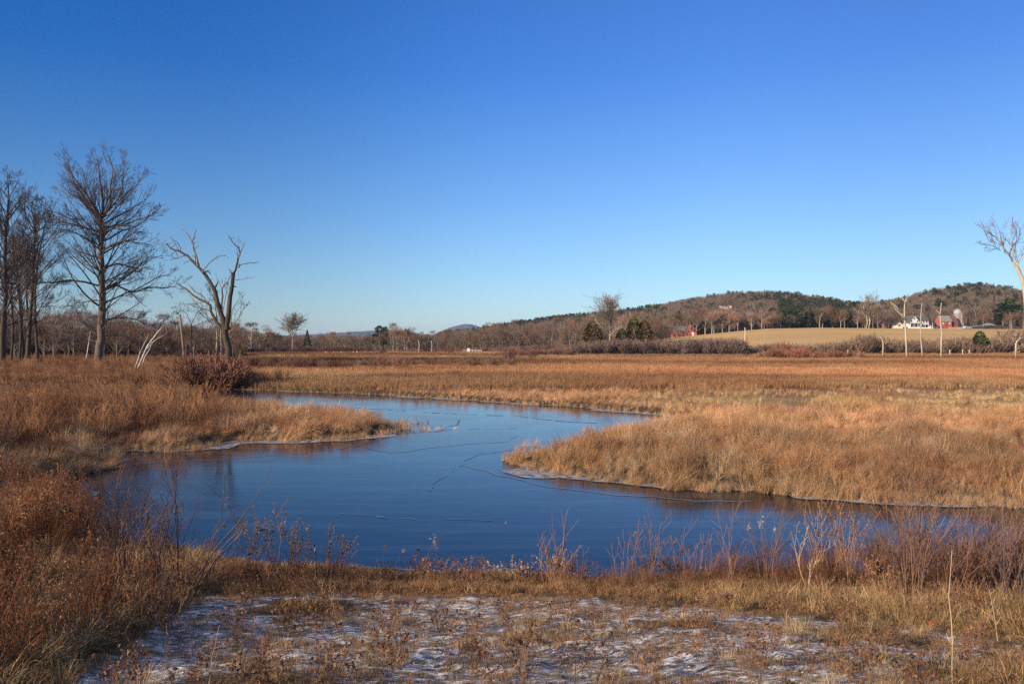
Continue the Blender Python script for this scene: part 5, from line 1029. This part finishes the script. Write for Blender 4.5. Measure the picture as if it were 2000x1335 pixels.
# ------------------------------------------------------------------ plants one can tell apart on the near bank
M_purple = leafy('purple_twig', ((.16, .085, .058), (.27, .155, .11)), .25, 0); M_redtwig = leafy('red_twig', ((.13, .07, .045), (.22, .13, .085)), .25, 0)
M_darktwig = leafy('dark_twig', ((.09, .055, .05), (.18, .115, .10)), .25, 0); M_straw = leafy('straw', ((.52, .36, .2), (.68, .5, .3)), .15, .1)
M_goldleaf = leafy('gold_leaf', ((.26, .15, .06), (.46, .29, .13)), .4, .25); M_cut = solid('fresh_cut', (.6, .3, .13), .7, .1)
def foot(px, py): x, y, z = hit(px, py, 3.5, 40); return np.array([x, y, z]), y
def bare(px, base, top, sp, n, r, mat, label, seed, lev=2, nch=(3, 4), name='bare_shrub', heads=0, hm=None, hr=.014, leanx=0., cat='shrub', d=None, rmin=.0017, ang=(.3, .7), ratio=.5, group=None):
    p, d_ = foot(px, base) if d is None else (np.array([(px-1000)/F*d, d, gz((px-1000)/F*d, d)]), d)
    bz = p[2]; h = (H-(top-Y0)/F*d_)-bz; rg_ = np.random.default_rng(seed); mb, mh = MB(), MB(); root = empty(name, tuple(p), label, cat, group)
    for k in range(n):
        a = rg_.uniform(0, 6.283); t = rg_.uniform(.1, 1)*sp; dv = np.array([math.cos(a)*t+leanx, math.sin(a)*t, 1.0])
        branch(mb, np.array([math.cos(a), math.sin(a), 0])*rg_.uniform(0, .12)*h+[0, 0, -.03], dv, h*(1 if k == 0 else rg_.uniform(.5, .97))*math.sqrt(1+(t+leanx)**2)*.97, r*rg_.uniform(.7, 1.1), lev, rg_, 4, 6, .09, .05, nch, ratio, ang, rmin, .28)
    if heads:
        tips = np.concatenate(mb.v); tips = tips[tips[:, 2] > h*.55]
        for q in tips[rg_.integers(0, len(tips), heads)]: puff(mh, q, hr*rg_.uniform(.5, 1.1), 7, rg_)
        mh.build('seed_head', hm or M_seed, root)
    mb.build('stems', mat, root); return root
bare(225, 1165, 885, .28, 16, .0095, M_darktwig, 'dark many-stemmed bare shrub over the dark inlet, left of its twin', 1)
bare(262, 1160, 920, .3, 12, .008, M_purple, 'purplish bare shrub between the two dark bare shrubs by the inlet', 2)
bare(318, 1150, 865, .22, 12, .0105, M_darktwig, 'dark upright bare shrub right of its twin, standing against the ice', 3)
bare(352, 1165, 920, .1, 3, .012, M_darktwig, 'long bare branch leaning right out over the ice', 4, leanx=.5, nch=(2, 3))
bare(398, 1160, 1040, .08, 2, .0065, M_purple, 'pale purple leaning twig rising from the snow edge on the left', 5, leanx=.55, nch=(1, 2), lev=1)
bare(290, 1205, 1060, .35, 10, .005, M_redtwig, 'rusty red clump of thin stems at the left end of the snow', 6, lev=1)
bare(335, 1210, 1065, .25, 14, .005, M_redtwig, 'bright rust-coloured sheaf of stems leaning right at the left end of the snow', 7, lev=1, leanx=.2)
for k, (px, tp, lb) in enumerate([(472, 982, 'leftmost of the golden-leaved dead weeds before the ice'), (492, 1040, 'short golden dead weed right of the leftmost one'), (512, 992, 'golden dead weed with a knobbly top, second tall one from the left'), (548, 988, 'golden dead weed, thin pale and upright, tallest near the middle of its clump'), (575, 1012, 'golden dead weed bending over to the right in its clump'), (598, 1018, 'golden dead weed with drooping leaves right of the bending one'), (640, 1034, 'golden dead weed curling over, left of the rightmost one'), (662, 1036, 'rightmost golden dead weed, drooping beside the dark thicket stems')]):
    bare(px, 1135, tp, .16, 3, .0045, M_weed, lb, 20+k, lev=1, nch=(3, 5), name='dead_weed', heads=75, hm=M_goldleaf, hr=.0105, cat='weed')
bare(560, 1140, 1050, .55, 10, .008, M_darktwig, 'tangled dark crooked shrub under the golden dead weeds', 30, nch=(2, 4))
bare(640, 1142, 1062, .4, 9, .009, M_darktwig, 'knotty dark shrub at the right end of the golden dead weeds', 31, nch=(2, 3))
p, d_ = foot(616, 1142); mb = MB(); hh = 68*d_/F; mb.tube([(0, 0, -.05), (.01, 0, hh*.5), (-.005, 0, hh)], [.016, .011, .010], 8, cap=True); st = empty('cut_stem', tuple(p), 'thick dark cut stem with an orange top among the golden weeds', 'stump'); mb.build('stem', M_bark_dark, st, True)
mb = MB(); mb.tube([(-.005, 0, hh-.001), (-.004, 0, hh+.012), (-.004, .003, hh+.03)], [.0105, .009, .003], 8, cap=True); mb.build('cut_top', M_cut, st)
def stalk(px, base, tx, top, label, r=.0025, head=0, hm=None, mat=None, name='dead_stalk', hs=.03, group=None, fuzz=1.6):
    p, d_ = foot(px, base); hx_ = (tx-px)/F*d_; hz_ = (base-top)/F*d_; rg_ = np.random.default_rng(int(px+top)); mb = MB(); n = 7; t = np.linspace(0, 1, n)
    pts = np.stack([hx_*t**1.2, rg_.normal(0, .01, n), hz_*t], 1); pts[1:-1] += rg_.normal(0, .006, (n-2, 3)); pts[0, 2] = -.03
    root = empty(name, tuple(p), label, 'dead stalk', group); mb.tube(pts, np.linspace(r, r*.45, n), 5)
    for j in range(3): i = rg_.integers(2, 6); q = pts[i]; a = rg_.uniform(0, 6.28); e = np.array([math.cos(a), math.sin(a), .9])*.04; mb.tube([q, q+e*.6, q+e+[0, 0, .02]], [r*.5, r*.4, r*.3], 3)
    mb.build('stem', mat or M_straw, root)
    if head:
        mh = MB()
        for j in range(head): puff(mh, pts[-1]+rg_.normal(0, 1, 3)*[hs*.55, hs*.55, hs]-[0, 0, hs*.6], .007, 2, rg_)
        for j in range(head//4): q = pts[-1]-[0, 0, hs*fuzz*rg_.uniform(0, 1)]; e = rg_.normal(0, .5, 3)*hs; mh.blade([q, q+e*.5+[0, 0, .01], q+e-[0, 0, hs*.6]], .003, np.array([1, 0, 0]))
        mh.build('seed_head', hm or M_seed, root)
stalk(818, 1140, 849, 1052, 'single stalk with a big shaggy tan seed head before the ice', .004, 60, M_seed, M_weed, hs=.05)
stalk(748, 1138, 750, 1062, 'thin stalk with a small brown head left of the shaggy one', .0025, 14, M_seed, M_weed, hs=.025)
stalk(760, 1135, 788, 1072, 'thin leaning stalk with a pale dot of a head left of the shaggy one', .002, 16, M_fluff, M_weed, hs=.014)
stalk(918, 1140, 921, 1086, 'short stalk with a pointed brown head right of the shaggy one', .0025, 12, M_seed, M_weed, hs=.022)
stalk(985, 1140, 988, 1022, 'very thin stalk topped by one round rusty head against the ice', .0016, 14, M_goldleaf, M_darktwig, hs=.02)
stalk(1243, 1140, 1240, 1040, 'slim stalk with a flat tan seed head left of the purple shrub', .003, 16, M_seed, M_weed, hs=.022)
stalk(1462, 1140, 1462, 1024, 'thin stalk with one small yellow tuft against the water', .002, 12, M_fluff, M_weed, hs=.016)
stalk(1495, 1140, 1486, 1018, 'stalk carrying the largest yellow tuft against the water', .003, 40, M_fluff, M_weed, hs=.035)
stalk(1498, 1142, 1512, 1030, 'stalk with a small pale tuft right of the largest yellow one', .002, 10, M_fluff, M_weed, hs=.014)
stalk(1547, 1142, 1546, 1042, 'stalk with a faded tan tuft left of the forked pale stem', .0025, 14, M_seed, M_weed, hs=.02)
for k, (px, tp) in enumerate([(968, 1090), (995, 1086), (1020, 1092), (1045, 1088)]): bare(px, 1146, tp, .5, 6, .002, M_weed, ['leftmost low clump of pale-dotted dead flowers on the bank rim', 'low clump of pale-dotted dead flowers, second from the left', 'low clump of pale-dotted dead flowers, third from the left', 'low clump of pale-dotted dead flowers touching the forked purple shrub'][k], 40+k, lev=1, nch=(3, 5), name='dead_flowers', heads=26, hm=M_fluff, hr=.008, cat='flowers', rmin=.0008)
bare(1078, 1148, 988, .32, 5, .011, M_purple, 'purple-brown shrub with three thick stems rising centre right before the ice', 50, nch=(2, 3), rmin=.0016)
bare(1085, 1150, 1065, .5, 14, .004, M_weed, 'dense low brown weed clump at the foot of the thick-stemmed purple shrub', 51, lev=1, name='dead_weed', heads=60, hm=M_seed, hr=.012, cat='weed')
bare(1125, 1146, 1060, .6, 5, .004, M_purple, 'thin pale purple twigs right of the thick-stemmed shrub', 52, nch=(2, 3))
bare(1218, 1146, 1030, .5, 7, .006, M_purple, 'purple shrub spreading left, first of the row against blue ice', 53, nch=(2, 3))
bare(1278, 1146, 1000, .45, 9, .0065, M_purple, 'tallest purple shrub of the row left of the yellow tufts', 54, nch=(2, 4))
bare(1330, 1146, 1022, .45, 9, .006, M_purple, 'purple shrub with rusty leaves right of the tallest of its row', 55, nch=(2, 3), heads=30, hm=M_redtwig, hr=.012)
bare(1380, 1146, 1050, .5, 6, .005, M_purple, 'low thin purple shrub between its row and the yellow tufts', 56, nch=(2, 3))
bare(1432, 1146, 985, .3, 4, .006, M_purple, 'slender pale-twigged sapling left of the yellow tufts', 57, nch=(3, 4), name='sapling')
bare(1492, 1146, 935, .22, 5, .008, M_redtwig, 'reddish sapling behind the yellow tufts, reaching the far bank', 58, nch=(3, 4), name='sapling', rmin=.0014)
bare(1578, 1150, 1035, .35, 4, .007, M_straw, 'forked pale straw-coloured stem right of the yellow tufts', 59, nch=(2, 3), name='sapling')
bare(1608, 1148, 975, .12, 12, .0045, M_weed, 'tall dense brown clump at left of the double weed column', 60, lev=1, name='dead_weed', heads=420, hm=M_weed, hr=.007, cat='weed')
bare(1655, 1148, 970, .14, 14, .0045, M_weed, 'tall dense brown clump at right of the double weed column', 61, lev=1, name='dead_weed', heads=460, hm=M_weed, hr=.007, cat='weed')
bare(1712, 1150, 1010, .35, 9, .006, M_redtwig, 'red twiggy shrub between the brown weed column and the tallest shrub', 62, nch=(3, 4))
bare(1792, 1185, 790, .15, 9, .0062, M_redtwig, 'tallest shrub on the right, thin red stems rising above the far bank', 63, nch=(5, 7), rmin=.0022, ratio=.42)
bare(1775, 1175, 960, .5, 11, .007, M_redtwig, 'spreading red shrub around the foot of the tallest right shrub', 64, nch=(3, 4))
bare(1835, 1180, 985, .45, 10, .007, M_purple, 'purple shrub directly right of the tallest right shrub', 65, nch=(3, 4))
bare(1890, 1170, 965, .45, 11, .007, M_redtwig, 'dense red shrub over the brown shallows near the right edge', 66, nch=(3, 4))
bare(1945, 1175, 950, .45, 12, .007, M_purple, 'dense purple shrub next to the right edge', 67, nch=(3, 4))
bare(1995, 1185, 985, .45, 12, .008, M_darktwig, 'dark shrub cut by the right edge of the view', 68, nch=(3, 4))
bare(1725, 1165, 1085, .6, 14, .003, M_weed, 'low mop of rusty stems under the red shrubs on the right', 69, lev=1, name='dead_weed', heads=90, hm=M_weed, hr=.014, cat='weed')
stalk(1860, 1345, 1856, 1072, 'long pale straw stalk, tallest at the lower right', .0032)
stalk(1948, 1250, 1934, 1150, 'bent straw stalk right of the tallest straw stalk', .003)
stalk(324, 1282, 326, 1214, 'short straight straw at the left end of the snow', .0022)
stalk(404, 1340, 430, 1218, 'long straw leaning right across the lower left snow', .0024)
stalk(650, 1215, 651, 1148, 'thin upright straw in the upper middle of the snow', .0018)
stalk(1530, 1310, 1537, 1192, 'thin upright straw in the right-hand snow', .0016)
stalk(1637, 1290, 1650, 1330-50, 'stub of straw lying low in the right-hand snow', .002)
for k, (px, b_, tp) in enumerate([(794, 1340, 1196), (880, 1345, 1202), (1118, 1340, 1175), (1098, 1345, 1230), (1048, 1300, 1210), (738, 1300, 1215), (1365, 1320, 1210), (962, 1320, 1250)]):
    bare(px, b_, tp, .10, 2, .0022, M_redtwig, ['reddish weed with long side twigs left of centre in the snow', 'tall reddish weed standing in the snow just left of centre', 'tallest reddish weed in the snow, right of centre', 'leafy rust weed at the bottom edge right of centre', 'slim reddish weed in the snow centre', 'thin red weed in the upper left snow', 'dark weed with a bushy middle in the right-hand snow', 'short rust weed at the bottom edge near the centre'][k], 80+k, lev=1, nch=(4, 6), name='dead_weed', heads=16, hm=M_weed, hr=.008, cat='weed', rmin=.0007, ratio=.25)
p, d_ = foot(1816, 1229); mb = MB(); rg_ = np.random.default_rng(3)
for k in range(3): a = k*2.1; e = np.array([math.cos(a), math.sin(a), .5]); mb.blade([(0, 0, .05), e*.02+[0, 0, .06], e*.035+[0, 0, .045]], .03, np.array([-e[1], e[0], .2]))
o = mb.build('dead_leaf', solid('orange_leaf', (.55, .16, .05), .7, .15)); o.location = p; tag(o, 'curled orange-red leaf caught in the thatch at lower right', 'leaf')

# ------------------------------------------------------------------ air
mb = MB(); mb.box((0, 4600, 70), (16000, 9400, 160)); m, nt, b = newmat('air'); nt.nodes.remove(b)
pv = nt.nodes.new('ShaderNodeVolumePrincipled'); pv.inputs['Color'].default_value = (.55, .72, 1.0, 1); pv.inputs['Density'].default_value = 7e-5; pv.inputs['Anisotropy'].default_value = .0
nt.links.new(pv.outputs[0], nt.nodes['Material Output'].inputs['Volume'])
tag(mb.build('haze', m), kind='stuff')
